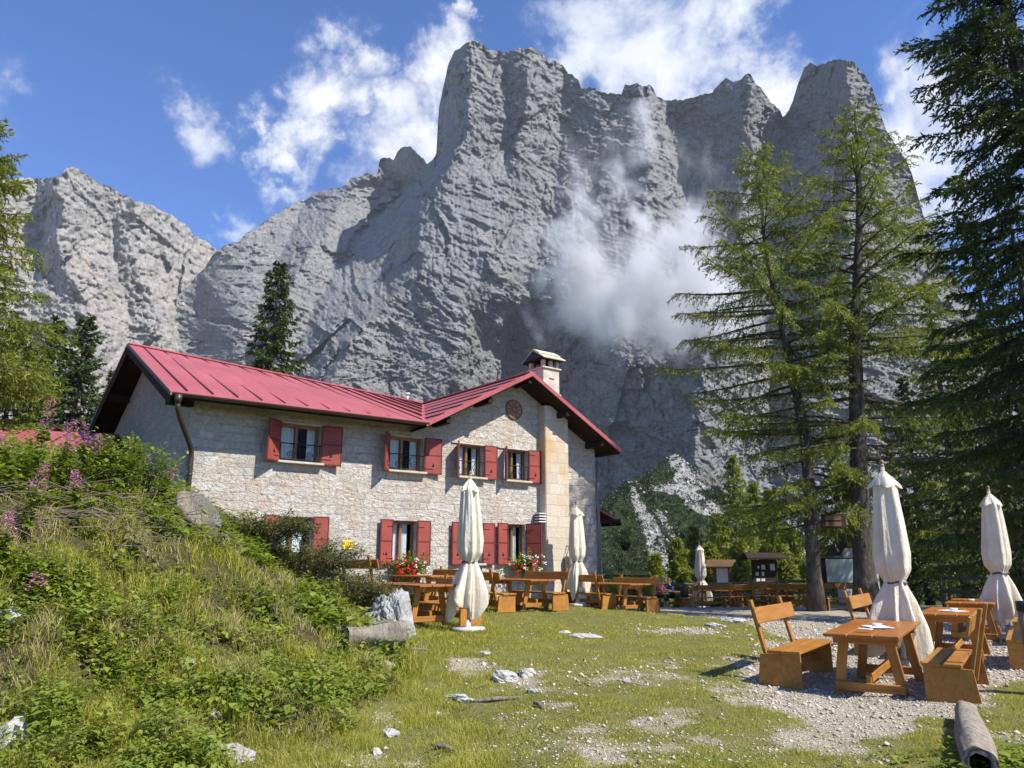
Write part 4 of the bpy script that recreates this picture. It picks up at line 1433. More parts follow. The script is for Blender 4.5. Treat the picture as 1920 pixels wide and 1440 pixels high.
def make_bench(L=1.9):
    """local x runs along the seat, the back is at +y, the sitter faces -y"""
    b = thing('bench', 'bench', 'bench')
    MB().box((0, -0.16, 0.435), (L, 0.20, 0.04)).box((0, 0.05, 0.435), (L, 0.20, 0.04)).build('seat', M_WOOD, b)
    for sx in (-1, 1):
        x = sx * (L / 2 - 0.06)
        e = MB()
        e.slab([(x - 0.025, -0.25, 0.0), (x - 0.025, 0.30, 0.0), (x - 0.025, 0.25, 0.40), (x - 0.025, -0.25, 0.414)], (0.05, 0, 0))
        eo = e.build('end_panel', M_WOOD, b)
    for sx in (-1, 1):
        x = sx * (L / 2 - 0.24)
        MB().beam((x, 0.165, 0.10), (x, 0.39, 1.06), 0.09, 0.045, up=(0, -1, 0.2)).build('back_post', M_WOOD, b)
    c = Vector((0, 0.285, 0.87))
    ang = math.atan2(0.225, 0.96)
    MB().box(c + Vector((0, -0.02, 0)), (L, 0.035, 0.21), Matrix.Rotation(-ang, 3, 'X'), 0.008).build('backrest', M_WOOD, b)
    MB().box((0, 0.0, 0.22), (L - 0.15, 0.045, 0.10)).build('stretcher', M_WOOD, b)
    return b


def make_table(L=2.2, Wd=0.84):
    t = thing('picnic_table', 'table', 'table')
    w = (Wd - 0.03) / 3
    top = MB()
    for k in (-1, 0, 1):
        top.box((0, k * (w + 0.015), 0.745), (L, w, 0.042), bev=0.008)
    top.build('tabletop', M_WOODTOP, t)
    for sx in (-1, 1):
        x = sx * (L / 2 - 0.33)
        MB().box((x + sx * 0.03, 0, 0.675), (0.06, Wd - 0.10, 0.095)).build('top_rail', M_WOOD, t)
        MB().box((x + sx * 0.045, 0, 0.13), (0.055, Wd - 0.06, 0.10)).build('foot_rail', M_WOOD, t)
        for sy in (-1, 1):
            MB().beam((x - sx * 0.02, sy * 0.37, 0.0), (x - sx * 0.02, sy * 0.25, 0.72), 0.115, 0.06, up=(sx, 0, 0)).build('leg', M_WOOD, t)
    MB().box((0, 0, 0.225), (L - 0.55, 0.055, 0.10)).build('stretcher', M_WOOD, t)
    return t


def fabric_surface(seed, h=3.0, n=96):
    """a closed canopy: folded cloth tied two thirds of the way down"""
    rnd = random.Random(seed)
    ph = [rnd.uniform(0, 6.28) for _ in range(8)]
    lean = [rnd.uniform(-1, 1) for _ in range(4)]
    zt, zb, zs = h - 0.10, 0.42, 1.30
    levels = 64
    vs, fs = [], []
    for i in range(levels + 1):
        f = i / levels
        z = zt + (zb - zt) * f
        if z > zs:
            u = (zt - z) / (zt - zs)
            r = np.interp(u, [0, 0.04, 0.13, 0.2, 0.45, 0.75, 0.9, 1.0], [0.03, 0.08, 0.16, 0.165, 0.20, 0.235, 0.215, 0.125])
            fold = np.interp(u, [0, 0.1, 0.3, 0.9, 1], [0.05, 0.18, 0.24, 0.22, 0.22])
        else:
            u = (zs - z) / (zs - zb)
            r = np.interp(u, [0, 0.06, 0.3, 0.7, 0.95, 1.0], [0.125, 0.15, 0.225, 0.30, 0.31, 0.29])
            fold = np.interp(u, [0, 0.2, 0.6, 1], [0.2, 0.32, 0.45, 0.5])
        dx = 0.025 * lean[0] * math.sin(f * 5 + ph[1]) + (0.06 * lean[1] * max(0, f - .65) * 2.8)
        dy = 0.025 * lean[2] * math.sin(f * 4 + ph[2]) + (0.06 * lean[3] * max(0, f - .65) * 2.8)
        for k in range(n):
            a = 2 * PI * k / n
            wv = math.cos(4 * a + ph[3] + 0.8 * f) * .45 + math.cos(7 * a + ph[4] - 1.5 * f) * .38 + math.cos(11 * a + ph[5] + 2.2 * f) * .2 + math.cos(19 * a + ph[6] - 3 * f) * .10
            wv = math.copysign(abs(wv) ** 0.75, wv)
            rr = r * (1 + fold * wv)
            if z <= zs:
                rr += 0.05 * u * math.sin(2 * a + ph[6])
            zz = z
            if f > 0.8:            # ragged lower hem
                k2 = (f - 0.8) / 0.2
                zz += k2 * (0.16 * math.sin(3 * a + ph[7]) + 0.10 * math.sin(5 * a + ph[0]))
            if u < 0.14 and z > zs:  # little square cap at the top with pointed corners
                k2 = math.sin(min(1, u / 0.10) * PI / 2)
                rr *= 1 + 0.30 * k2 * max(0, math.cos(4 * (a - 0.4))) ** 2
            vs.append((math.cos(a) * rr + dx, math.sin(a) * rr + dy, zz))
    for i in range(levels):
        for k in range(n):
            a, b = i * n + k, i * n + (k + 1) % n
            fs.append((a, a + n, b + n, b))
    # vent flap: pointed corners that hang over the body
    o = len(vs)
    m = 32
    for i, (z, r) in enumerate(((zt + 0.0, 0.03), (zt - 0.08, 0.10), (zt - 0.20, 0.165), (zt - 0.27, 0.175))):
        for k in range(m):
            a = 2 * PI * k / m
            co = max(0, math.cos(4 * (a - 0.4)))
            rr = r * (1 + (0.0, 0.12, 0.34, 0.42)[i] * co ** 1.6)
            vs.append((math.cos(a) * rr, math.sin(a) * rr, z + (0.05 * (1 - co) if i == 3 else 0)))
    for i in range(3):
        for k in range(m):
            a, b = o + i * m + k, o + i * m + (k + 1) % m
            fs.append((a, a + m, b + m, b))
    return vs, fs, zs


def make_parasol(seed, h=3.0):
    p = thing('parasol', 'parasol', 'parasol')
    vs, fs, zs = fabric_surface(seed, h)
    c = MB()
    c.add(vs, fs, None, 0, True)
    c.build('canopy', M_FABRIC, p)
    MB().tube([(0, 0, 0.05), (0, 0, h)], 0.032, 12).build('pole', M_POLE, p)
    MB().lathe([(0.02, h - .04), (0.04, h - .02), (0.022, h), (0.038, h + 0.035), (0.028, h + 0.065), (0.01, h + 0.075)], 14).build('finial', M_KNOB, p)
    st = MB()
    st.tube([(math.cos(2 * PI * k / 24) * 0.142, math.sin(2 * PI * k / 24) * 0.142, zs - 0.005 + 0.012 * math.sin(k)) for k in range(25)], 0.018, 8, caps=False)
    st.build('strap', M_STRAP, p)
    MB().lathe([(0.30, 0.0), (0.33, 0.03), (0.31, 0.075), (0.06, 0.085), (0.05, 0.22), (0.036, 0.22)], 28, fn=lambda r, z, a: r * (1 + 0.05 * math.sin(3 * a + 1))).build('base', M_SLABST, p)
    return p


BENCH = make_bench()
TABLE = make_table()
_used = set()


def put(src, x, y, ang, label, group, tilt=0.0, sink=0.02, scale=None):
    o = src
    if src.name in _used:
        o = copy_tree(src)
    _used.add(src.name)
    o.location = gpt(x, y, -sink)
    o.rotation_euler = (0, tilt, ang)
    if scale:
        o.scale = scale
    o['label'] = label
    o['group'] = group
    return o


GB = 'larch benches on the terrace'
GT = 'larch tables on the terrace'
# near group at the right; length runs away to the right
A1 = R_(56)
ax, ay = math.cos(A1), math.sin(A1)
wx_, wy_ = math.sin(A1), -math.cos(A1)          # to the right and nearer


def row_pt(o, along, across):
    return o[0] + ax * along + wx_ * across, o[1] + ay * along + wy_ * across


T1 = (4.78, 10.3)
x, y = T1
put(TABLE, x, y, A1, 'larch table nearest the camera, sunlit top with a white napkin and ashtray', GT, tilt=-0.02)
x, y = row_pt(T1, 0.02, -1.02)
put(BENCH, x, y, A1, 'sunlit larch bench nearest the camera, left of the near table, back towards the lawn', GB)
x, y = row_pt(T1, -0.05, 0.86)
put(BENCH, x, y, A1 + PI, 'larch bench right of the near table beside the grass, back to the right', GB)
T2 = (7.3, 12.9)
put(TABLE, *T2, A1, 'larch table directly behind the near parasol, second from the camera', GT)
x, y = row_pt(T2, 0.1, -1.15)
put(BENCH, x, y, A1, 'larch bench with bright backrest just left behind the near parasol', GB)
x, y = row_pt(T2, -0.35, 0.98)
put(BENCH, x, y, A1 + PI, 'larch bench behind the near right-hand bench, by the second table', GB)
T3 = (9.6, 16.2)
put(TABLE, *T3, A1, 'larch table in front of the parasol at the right edge', GT)
x, y = row_pt(T3, 0.1, -1.1)
put(BENCH, x, y, A1, 'larch bench with bright backrest right behind the near parasol', GB)
x, y = row_pt(T3, -0.6, 0.95)
put(BENCH, x, y, A1 + PI, 'larch bench at the right edge next to the wooden fence post', GB)
# in the shade of the larches
for (px, py, an, lb) in [(1590, 1143, 8, 'shaded dark larch bench in front of the large larch trunk'), (1728, 1120, 70, 'shaded larch bench seen end-on right of the near parasol'),
                         (1765, 1118, 65, 'shaded larch bench below the spruces, left of the right-hand parasol'), (1835, 1112, 10, 'shaded larch bench by the fence rail behind the right-hand parasol')]:
    g = ground_at(px, py)
    put(BENCH, g.x, g.y, R_(an), lb, GB)
g = ground_at(1640, 1128)
put(TABLE, g.x, g.y + 0.6, R_(8), 'shaded larch table with a pale top in front of the map board', GT)
g = ground_at(1800, 1118)
put(TABLE, g.x, g.y + 0.2, R_(30), 'shaded larch table under the spruces at the right', GT)

# along the house; length runs away from the viewer, square to the wall
AH = HA + PI / 2


def near_end(px, py, half):
    g = ground_at(px, py) if px < 1100 else at(px, py, 22.3)
    return g.x + math.cos(AH) * half, g.y + math.sin(AH) * half


HOUSE_SETS = [
    ('bench', 884, 1176, 0, 'larch bench behind the tall parasol on the lawn, end panel in the sun'),
    ('table', 806, 1182, 0, 'larch table on the lawn right of the white rock'),
    ('bench', 726, 1150, 1, 'larch bench half hidden behind the white rock'),
    ('table', 822, 1150, 0, 'larch table between the first window flower box and the tall parasol'),
    ('bench', 866, 1150, 0, 'larch bench by the wall left of the tall parasol, two posts above its backrest'),
    ('bench', 953, 1150, 1, 'larch bench just right of the tall parasol, end panel in the sun'),
    ('table', 1006, 1147, 0, 'larch table below the flower box by the chimney breast'),
    ('bench', 1053, 1146, 0, 'larch bench left of the short parasol by the house corner'),
    ('bench', 1145, 1138, 1, 'larch bench right of the short parasol, back to the house'),
    ('table', 1189, 1135, 0, 'last larch table of the house row, beside the annex'),
    ('bench', 1226, 1137, 0, 'last larch bench of the house row, next to the seated people')]
for kind, px, py, flip, lb in HOUSE_SETS:
    if kind == 'bench':
        x, y = near_end(px, py, 0.95)
        put(BENCH, x, y, AH + (0 if flip else PI), lb, GB)
    else:
        x, y = near_end(px, py, 0.80)
        put(TABLE, x, y, AH, lb, GT)

# far row along the fence
for px, Y, an, lb in [(1288, 35.5, 80, 'far bench by the fence, end-on, right of the man in blue'), (1335, 34.0, 4, 'far bench in front of the distant parasol'),
                      (1394, 34.0, 2, 'far bench below the small roofed notice box'), (1440, 33.6, -2, 'far bench below the dark notice board'),
                      (1485, 33.2, -4, 'far bench touching the left larch trunk')]:
    q = at(px, 1110, Y)
    put(BENCH, q.x, q.y, R_(an + 180), lb, GB)
for px, Y, an, lb in [(1250, 36.6, 5, 'far table where two people sit'), (1350, 35.3, 2, 'far table behind the distant bench and parasol'), (1418, 35.2, 0, 'far table under the notice boards'),
                      (1470, 34.8, -2, 'far table at the end of the row by the left larch')]:
    q = at(px, 1110, Y)
    put(TABLE, q.x, q.y, R_(an), lb, GT)

# parasols
GP = 'closed cream parasols'
for k, (px, py, Y, lb, rz) in enumerate([
        (878, 1184, None, 'tall closed cream parasol standing on the lawn before the house windows', 0.3),
        (1084, 1137, None, 'closed cream parasol by the right house corner', 1.2),
        (1313, 1060, 37.0, 'small distant closed parasol in front of the light green larches', 2.0),
        (1697, 1248, 11.3, 'large closed cream parasol between the near tables', 0.9),
        (1890, 1170, 15.9, 'closed cream parasol at the right edge before the dark spruces', 0.1)]):
    p = make_parasol(40 + k, 3.02)
    if Y:
        q = at(px, py, Y)
        p.location = gpt(q.x, q.y)
    else:
        p.location = ground_at(px, py)
    p.rotation_euler = (0, 0, rz)
    p['label'] = lb
    p['group'] = GP

# things lying on the tables
def on_table(o, along, across, dz=0.768):
    return Vector((o[0] + ax * along + wx_ * across, o[1] + ay * along + wy_ * across, 0)) + Vector((0, 0, gpt(*o).z + dz - 0.02))


M_PAPER = simple_mat("white_paper", (0.80, 0.80, 0.80), 0.8, 0.04)
for o, al, ac, an, lb in ((T1, -0.15, 0.05, 0.5, 'white paper place mat on the nearest table'), (T2, -0.1, 0.0, 0.9, 'white paper place mat on the second table')):
    pm = thing('place_mat', lb, 'mat', on_table(o, al, ac, 0.769 + (0.004 if o is T1 else 0)), A1 + an, 'paper mats on tables')
    MB().box((0, 0, 0.002), (0.40, 0.28, 0.004), bev=0).build('sheet', M_PAPER, pm)
for o, al, ac, lb in ((T1, -0.12, 0.04, 'white ashtray on the paper mat of the nearest table'), (T2, -0.08, 0.02, 'white ashtray on the second table'), (T3, -0.3, 0.0, 'white ashtray on the table at the right edge')):
    at_ = thing('ashtray', lb, 'ashtray', on_table(o, al, ac, 0.775 + (0.004 if o is T1 else 0)), 0, 'ashtrays on tables')
    MB().lathe([(0.035, 0), (0.055, 0.0), (0.06, 0.035), (0.05, 0.035), (0.042, 0.012), (0.0, 0.012)], 20, caps=False).build('bowl', M_WHITE, at_)
sl = thing('paper_slip', 'folded white paper slip at the front edge of the nearest table', 'paper', on_table(T1, -0.85, 0.02, 0.786), A1 + 1.3)
MB().box((0, 0, 0.006), (0.16, 0.07, 0.012), bev=0.003).build('slip', M_PAPER, sl)
# ------------------------------------------------------------------ conifers
def bark_mat(name, c1, c2):
    m, t = new_mat(name)
    v = t.n('ShaderNodeTexCoord').outputs['Object']
    n = t.noise(t.mapping(v, (14, 14, 3.0)), 1.0, 6, 0.7)
    n2 = t.noise(v, 3.0, 4, 0.6)
    col = t.mix(t.mapr(n, 0.3, 0.7), c1, c2)
    col = t.mix(t.mapr(n2, 0.52, 0.7, 0.0, 0.5), col, (0.24, 0.23, 0.21))
    finish(t, col, 0.95, t.bump(n, 1.0, 0.06), 0.1)
    return m


M_BARK = bark_mat("conifer_bark", (0.035, 0.028, 0.023), (0.13, 0.11, 0.092))
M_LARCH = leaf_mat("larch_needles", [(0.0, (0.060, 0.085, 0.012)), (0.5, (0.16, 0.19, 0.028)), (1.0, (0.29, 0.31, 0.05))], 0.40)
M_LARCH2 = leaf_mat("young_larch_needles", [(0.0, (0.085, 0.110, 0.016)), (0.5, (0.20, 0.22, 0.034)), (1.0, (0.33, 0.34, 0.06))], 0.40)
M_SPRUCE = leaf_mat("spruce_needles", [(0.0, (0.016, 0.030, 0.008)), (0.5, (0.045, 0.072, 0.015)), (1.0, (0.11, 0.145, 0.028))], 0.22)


def tufts(P, Dn, length, width, rng):
    """one slim leaf-shaped quad per row: P base, Dn direction"""
    n = len(P)
    up = rng.normal(size=(n, 3))
    side = np.cross(Dn, up)
    side /= np.linalg.norm(side, axis=1, keepdims=True) + 1e-9
    L = (length * rng.uniform(0.6, 1.3, n))[:, None]
    Wd = (width * rng.uniform(0.6, 1.3, n))[:, None]
    mid = P + Dn * L * 0.45
    V = np.stack([P, mid + side * Wd * .5, P + Dn * L, mid - side * Wd * .5], 1)
    return V.reshape(-1, 3)


def conifer(name, label, cat, base, H, rmax, mat, seed, kind='spruce', clear=0.08, nbr=90, density=1.0, lean=None, tuft=(0.13, 0.045), trunk_r=None,
            group=None, sides=None, extra_limbs=(), sparse=0.0, prof=None):
    """tapered trunk with limbs (one mesh) and a crown of needle sprays (one mesh)"""
    rng = np.random.default_rng(seed)
    root = thing(name, label, cat, base, 0.0, group)
    tr = trunk_r or H * 0.016
    lean = lean or [(0, 0, 0), (1, 0, 0)]
    lf = [q[0] for q in lean]

    def axis(f):
        return np.array([np.interp(f, lf, [q[1] for q in lean]), np.interp(f, lf, [q[2] for q in lean]), f * H])
    fs = np.linspace(0, 1, 16)
    wood = MB()
    pts = [axis(f) - (np.array([0, 0, 0.25]) if f == 0 else 0) for f in fs]
    rad = [tr * (1 - f) ** 0.85 * (1.0 + 0.45 * max(0, 0.05 - f) / 0.05) + 0.012 for f in fs]
    wood.tube(pts, rad, 12)
    TP, TD, TT = [], [], []
    ga = rng.uniform(0, 6.28)
    specs = []
    for i in range(nbr):
        f = clear + (0.985 - clear) * max(0.0, (i + rng.uniform(-.4, .4)) / nbr) ** 0.92
        f = min(max(f, clear), 0.985)
        ga += 2.39996 + rng.uniform(-.5, .5)
        if sparse and f < 0.47 and rng.uniform() < sparse:
            continue
        g = (f - clear) / (1 - clear)
        if prof:
            L = rmax * np.interp(f, [q[0] for q in prof], [q[1] for q in prof])
        elif kind == 'spruce':
            L = rmax * (1 - g) ** 0.85 * min(1, 0.55 + g * 3)
        else:
            L = rmax * (1 - g) ** 0.75 * min(1, 0.5 + g * 2.2)
        L *= rng.uniform(0.55, 1.12)
        if sides is not None and rng.uniform() > 0.35:
            ga = sides[0] + rng.uniform(-1, 1) * sides[1]
        specs.append((f, ga, max(L, 0.18), 0))
    for (f, a, L, rise) in extra_limbs:
        specs.append((f, a, L, rise))
    for (f, a, L, rise) in specs:
        o = axis(f)
        dirh = np.array([math.cos(a), math.sin(a), 0])
        ns = 7
        s = np.linspace(0, 1, ns)
        g = (f - clear) / (1 - clear)
        if kind == 'spruce':
            up = np.interp(g, [0, 0.5, 1], [-0.30, -0.08, 0.55])
            zz = L * (up * s - 0.28 * s ** 2 + 0.26 * s ** 4)
        else:
            up = np.interp(g, [0, 0.5, 1], [-0.10, 0.12, 0.6]) + rng.uniform(-.1, .12)
            zz = L * (up * s - 0.20 * s ** 2 + 0.12 * s ** 4)
        if rise:
            zz = L * (rise * s + 0.10 * s ** 3)
        side = np.array([-dirh[1], dirh[0], 0])
        wob = rng.uniform(-.12, .12) * L
        C = o + dirh * (L * s)[:, None] + side * (wob * s ** 2)[:, None] + np.array([0, 0, 1]) * zz[:, None]
        r0 = min(tr * 0.45 * (1 - f) + 0.008, 0.012 + L * 0.014) * (1.8 if rise else 1.0)
        wood.tube(list(C), [r0 * (1 - 0.8 * q) + 0.003 for q in s], 5, caps=False)
        # side twigs
        nt = max(5, int(L * 11 * density))
        ts = np.linspace(0.10 if kind == 'spruce' else 0.16, 1.0, nt) ** 0.9
        tx = np.stack([np.interp(ts, s, C[:, k]) for k in range(3)], 1)
        tan = np.gradient(tx, axis=0)
        tan /= np.linalg.norm(tan, axis=1, keepdims=True) + 1e-9
        sgn = np.where(np.arange(nt) % 2 == 0, 1, -1)
        ang = rng.uniform(0.6, 1.15, nt) * np.where(ts > .93, .4, 1)
        tl = np.minimum(L * 0.42, 0.95 if kind == 'spruce' else 0.85) * (1.05 - 0.62 * ts) * rng.uniform(0.5, 1.2, nt) + 0.06
        sd = np.cross(np.array([0, 0, 1.0]), tan)
        sd /= np.linalg.norm(sd, axis=1, keepdims=True) + 1e-9
        td = tan * np.cos(ang)[:, None] + sd * (np.sin(ang) * sgn)[:, None]
        hang = rng.uniform(0.15, 0.75, nt) if kind == 'spruce' else rng.uniform(0.25, 1.1, nt)
        per = int(12 * density) if kind == 'spruce' else int(10 * density)
        per = max(per, 4)
        q = np.linspace(0.06, 1.0, per)
        for j in range(nt):
            w = tx[j] + td[j] * (tl[j] * q)[:, None]
            w[:, 2] -= hang[j] * tl[j] * q ** 1.6
            dd = np.gradient(w, axis=0)
            dd /= np.linalg.norm(dd, axis=1, keepdims=True) + 1e-9
            k = 2
            pp = np.repeat(w, k, 0) + rng.normal(size=(per * k, 3)) * 0.014
            d2 = np.repeat(dd, k, 0) + rng.normal(size=(per * k, 3)) * (0.42 if kind == 'spruce' else 0.62)
            d2[:, 2] -= 0.15
            d2 /= np.linalg.norm(d2, axis=1, keepdims=True) + 1e-9
            TP.append(pp)
            TD.append(d2)
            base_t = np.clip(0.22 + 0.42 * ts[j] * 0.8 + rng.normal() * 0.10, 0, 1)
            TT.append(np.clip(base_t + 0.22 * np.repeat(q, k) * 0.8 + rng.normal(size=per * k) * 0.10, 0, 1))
        # needles on the limb itself
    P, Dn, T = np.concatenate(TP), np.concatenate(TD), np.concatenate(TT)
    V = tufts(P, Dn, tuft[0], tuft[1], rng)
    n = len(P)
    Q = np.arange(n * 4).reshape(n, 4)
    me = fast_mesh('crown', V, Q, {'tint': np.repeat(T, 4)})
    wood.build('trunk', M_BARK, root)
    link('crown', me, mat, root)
    return root


def tree_at(px, Y, py_top=None, dz=-0.1):
    """foot on the terrain at this bearing and distance; height from the top's pixel"""
    q = at(px, 1056 if py_top is None else py_top, Y)
    b = gpt(q.x, q.y, dz)
    H = None
    if py_top is not None:
        H = at(px, py_top, Y).z - b.z
    return b, H


# two large larches at the right -------------------------------------------------
b, H = tree_at(1622, 29.0, 196)


def lean_px(b, H, Y, pts):
    """trunk bends given as (py, px) along the trunk"""
    out = []
    for py, px in pts:
        w = at(px, py, Y)
        out.append((max(0.0, min(1.0, (w.z - b.z) / H)), w.x - b.x, 0.15 * math.sin(py * 0.02)))
    return out


conifer('larch_tree', 'tall broad larch with a thick dark trunk, taller of the two right larches', 'tree', b, H, 6.0, M_LARCH, 11, 'larch', 0.15, 135, 0.9,
        lean_px(b, H, 29.0, [(1110, 1622), (850, 1606), (640, 1604), (400, 1615), (196, 1600)]), (0.17, 0.042), 0.40,
        extra_limbs=[(0.50, 0.15, 4.6, 0.75), (0.44, PI - 0.2, 3.2, 0.05), (0.40, PI + 0.5, 3.6, -0.05), (0.33, 0.2, 4.6, -0.08), (0.27, -0.3, 4.4, -0.1), (0.38, -0.1, 4.5, -0.15)],
        sparse=0.38, prof=[(0.1, 0.85), (0.25, 0.85), (0.45, 0.95), (0.6, 0.72), (0.75, 0.5), (0.9, 0.24), (1, 0.05)])
b, H = tree_at(1528, 29.5, 275)
conifer('larch_tree', 'crooked slimmer larch with sunlit grey bark, left of the tall larch', 'tree', b, H, 5.3, M_LARCH, 12, 'larch', 0.16, 112, 0.9,
        lean_px(b, H, 29.5, [(1130, 1528), (960, 1520), (840, 1510), (730, 1495), (600, 1462), (470, 1435), (275, 1417)]), (0.17, 0.042), 0.27,
        extra_limbs=[(0.66, PI, 3.9, -0.12), (0.61, PI + 0.2, 3.8, -0.22), (0.35, PI - 0.1, 3.6, -0.05), (0.22, PI + 0.1, 3.2, -0.22), (0.24, 0.1, 2.6, -0.1)],
        sparse=0.38, prof=[(0.1, 0.5), (0.2, 0.6), (0.3, 0.62), (0.42, 0.95), (0.55, 0.95), (0.7, 0.75), (0.85, 0.42), (1, 0.06)])

# dark spruces at the right edge
b, H = tree_at(2075, 19.5)
conifer('spruce_tree', 'huge dark spruce filling the right edge of the view', 'tree', b, 27.0, 3.9, M_SPRUCE, 21, 'spruce', 0.10, 190, 1.15, None, (0.16, 0.05), 0.42, sides=(PI, 1.5),
        prof=[(0.08, 0.95), (0.3, 0.95), (0.5, 0.85), (0.62, 0.72), (0.75, 0.5), (0.9, 0.25), (1, 0.05)])
for px, Y, py, r, sd, lb in [(1812, 31, 395, 3.6, 22, 'dark spruce standing behind the right-hand parasol'), (1735, 37, 520, 3.3, 23, 'mid-sized spruce between the tall larch and the dark spruces'),
                             (1880, 27, 330, 3.6, 24, 'dark spruce directly behind the huge one at the right edge'), (1690, 41, 700, 2.8, 25, 'low spruce just right of the tall larch trunk'),
                             (1560, 44, 800, 2.4, 26, 'small spruce seen between the two large larch trunks'), (1790, 42, 640, 3.2, 27, 'spruce deep in the shade right of the large parasol')]:
    b, H = tree_at(px, Y, py)
    conifer('spruce_tree', lb, 'tree', b, H, r, M_SPRUCE if sd not in (23, 26) else M_LARCH, sd, 'spruce', 0.06, 95, 0.85, None, (0.20, 0.065), None, 'spruces behind the terrace at the right')

# light green larches beyond the fence
k = 0
for px, Y, py, r, lb in [(1372, 58, 850, 2.6, 'pale green larch, tallest behind the notice boards'), (1440, 62, 915, 2.1, 'pale green larch behind the dark notice board'), (1342, 64, 960, 2.0, 'pale green larch left of the tallest pale one'),
                         (1410, 66, 900, 2.2, 'pale green larch filling the gap right of the tallest pale one'), (1480, 60, 985, 1.9, 'small pale larch beside the left larch trunk'), (1300, 60, 985, 1.8, 'small pale larch right of the scree gully'),
                         (1268, 52, 1010, 1.4, 'low bushy larch behind the seated people'), (1330, 50, 1020, 1.5, 'low bushy larch behind the small notice box'), (1385, 48, 1010, 1.5, 'low bushy larch between the notice boards'),
                         (1465, 50, 1020, 1.5, 'low bushy larch right of the dark notice board'), (1228, 48, 1040, 1.0, 'smallest larch by the foot of the scree'), (1580, 58, 960, 1.9, 'pale larch behind the hanging wooden sign'),
                         (1700, 60, 950, 2.0, 'pale larch behind the large parasol'), (1660, 64, 940, 2.0, 'pale larch close to the right side of the tall larch trunk'), (1850, 58, 930, 2.1, 'pale larch left behind the right-hand parasol')]:
    b, H = tree_at(px, Y, py)
    conifer('young_larch', lb, 'tree', b, H, r, M_LARCH2, 100 + k, 'larch', 0.03, 75, 0.75, None, (0.30, 0.09), None, 'young larches beyond the fence')
    k += 1

# trees at the left and behind the house
b, H = tree_at(-45, 21.0, 170)
conifer('larch_tree', 'larch at the left edge with drooping light branches', 'tree', b, H, 4.3, M_LARCH, 31, 'larch', 0.05, 130, 1.0, None, (0.17, 0.045), 0.3, sides=(0.0, 1.6))
b, H = tree_at(40, 27.0, 600)
conifer('larch_tree', 'lower yellow-green larch at the left edge behind the pink flowers', 'tree', b, H, 3.0, M_LARCH, 32, 'larch', 0.05, 90, 1.0, None, (0.19, 0.05))
for px, Y, py, r, sd, lb in [(165, 33, 590, 3.1, 33, 'dark spruce just left of the house gable'), (112, 36, 590, 3.0, 34, 'dark spruce between the left larch and the gable spruce'), (215, 44, 690, 2.0, 35, 'low spruce peeping out beside the gable')]:
    b, H = tree_at(px, Y, py)
    conifer('spruce_tree', lb, 'tree', b, H, r, M_SPRUCE, sd, 'spruce', 0.04, 100, 0.9, None, (0.20, 0.07), None, 'spruces left of the house')
b, H = tree_at(525, 36.0, 486)
conifer('spruce_tree', 'slim spruce rising behind the red roof ridge', 'tree', b, H, 2.75, M_SPRUCE, 36, 'spruce', 0.30, 110, 0.9, None, (0.20, 0.07), 0.2,
        prof=[(0.2, 0.9), (0.42, 0.9), (0.50, 0.8), (0.55, 0.52), (0.7, 0.46), (0.85, 0.3), (1, 0.04)])

M_SCRUB = leaf_mat("pine_scrub", [(0.0, (0.014, 0.030, 0.010)), (0.5, (0.040, 0.062, 0.018)), (1.0, (0.10, 0.125, 0.034))], 0.2)
dwarf_pines()
# ------------------------------------------------------------------ grass, weeds, gravel
M_GRASS = leaf_mat("meadow_grass", [(0.0, (0.13, 0.15, 0.014)), (0.45, (0.31, 0.32, 0.036)), (0.8, (0.42, 0.385, 0.075)), (1.0, (0.40, 0.34, 0.14))], 0.35, 0.5)
M_DRY = leaf_mat("dry_grass_blades", [(0.0, (0.20, 0.15, 0.075)), (0.5, (0.38, 0.31, 0.17)), (1.0, (0.52, 0.45, 0.29))], 0.25, 0.7)
M_WEED = leaf_mat("weed_leaves", [(0.0, (0.07, 0.11, 0.013)), (0.5, (0.185, 0.24, 0.032)), (0.9, (0.30, 0.34, 0.06)), (1.0, (0.32, 0.28, 0.08))], 0.38, 0.42, 0.35)
RG = np.random.default_rng(7)


def blades(P, hgt, wid, lean, tint, rng):
    """curved three-segment blades -> V, T(3), tint"""
    n = len(P)
    a = rng.uniform(0, 2 * PI, n)
    d = np.stack([np.cos(a), np.sin(a), np.zeros(n)], 1)
    b = rng.uniform(0, 2 * PI, n)
    s = np.stack([np.cos(b), np.sin(b), np.zeros(n)], 1) * (wid / 2)[:, None]
    h = hgt[:, None]
    ln = lean[:, None]
    up = np.array([0, 0, 1.0])
    m = P + d * h * ln * 0.30 + up * h * 0.55
    t = P + d * h * ln + up * h * (1.0 - 0.35 * ln)
    V = np.stack([P - s, P + s, m - s * .8, m + s * .8, t], 1).reshape(-1, 3)
    o = np.arange(n)[:, None] * 5
    T = np.concatenate([o + [0, 1, 3], o + [0, 3, 2], o + [2, 3, 4]], 1).reshape(-1, 3)
    tt = np.stack([tint - .10, tint - .10, tint, tint, tint + .10], 1).reshape(-1)
    return V, T, np.clip(tt, 0, 1)


def scatter(n, rng, y0=4.6, y1=30.0, power=2.0):
    """points in the view wedge, density falling with distance"""
    u = rng.uniform(0, 1, n)
    k = 1 - power + 1.0
    if abs(k) < 1e-6:
        y = y0 * (y1 / y0) ** u
    else:
        y = (y0 ** k + u * (y1 ** k - y0 ** k)) ** (1 / k)
    x = rng.uniform(-0.78, 0.76, n) * (y + 0.6)
    return x, y


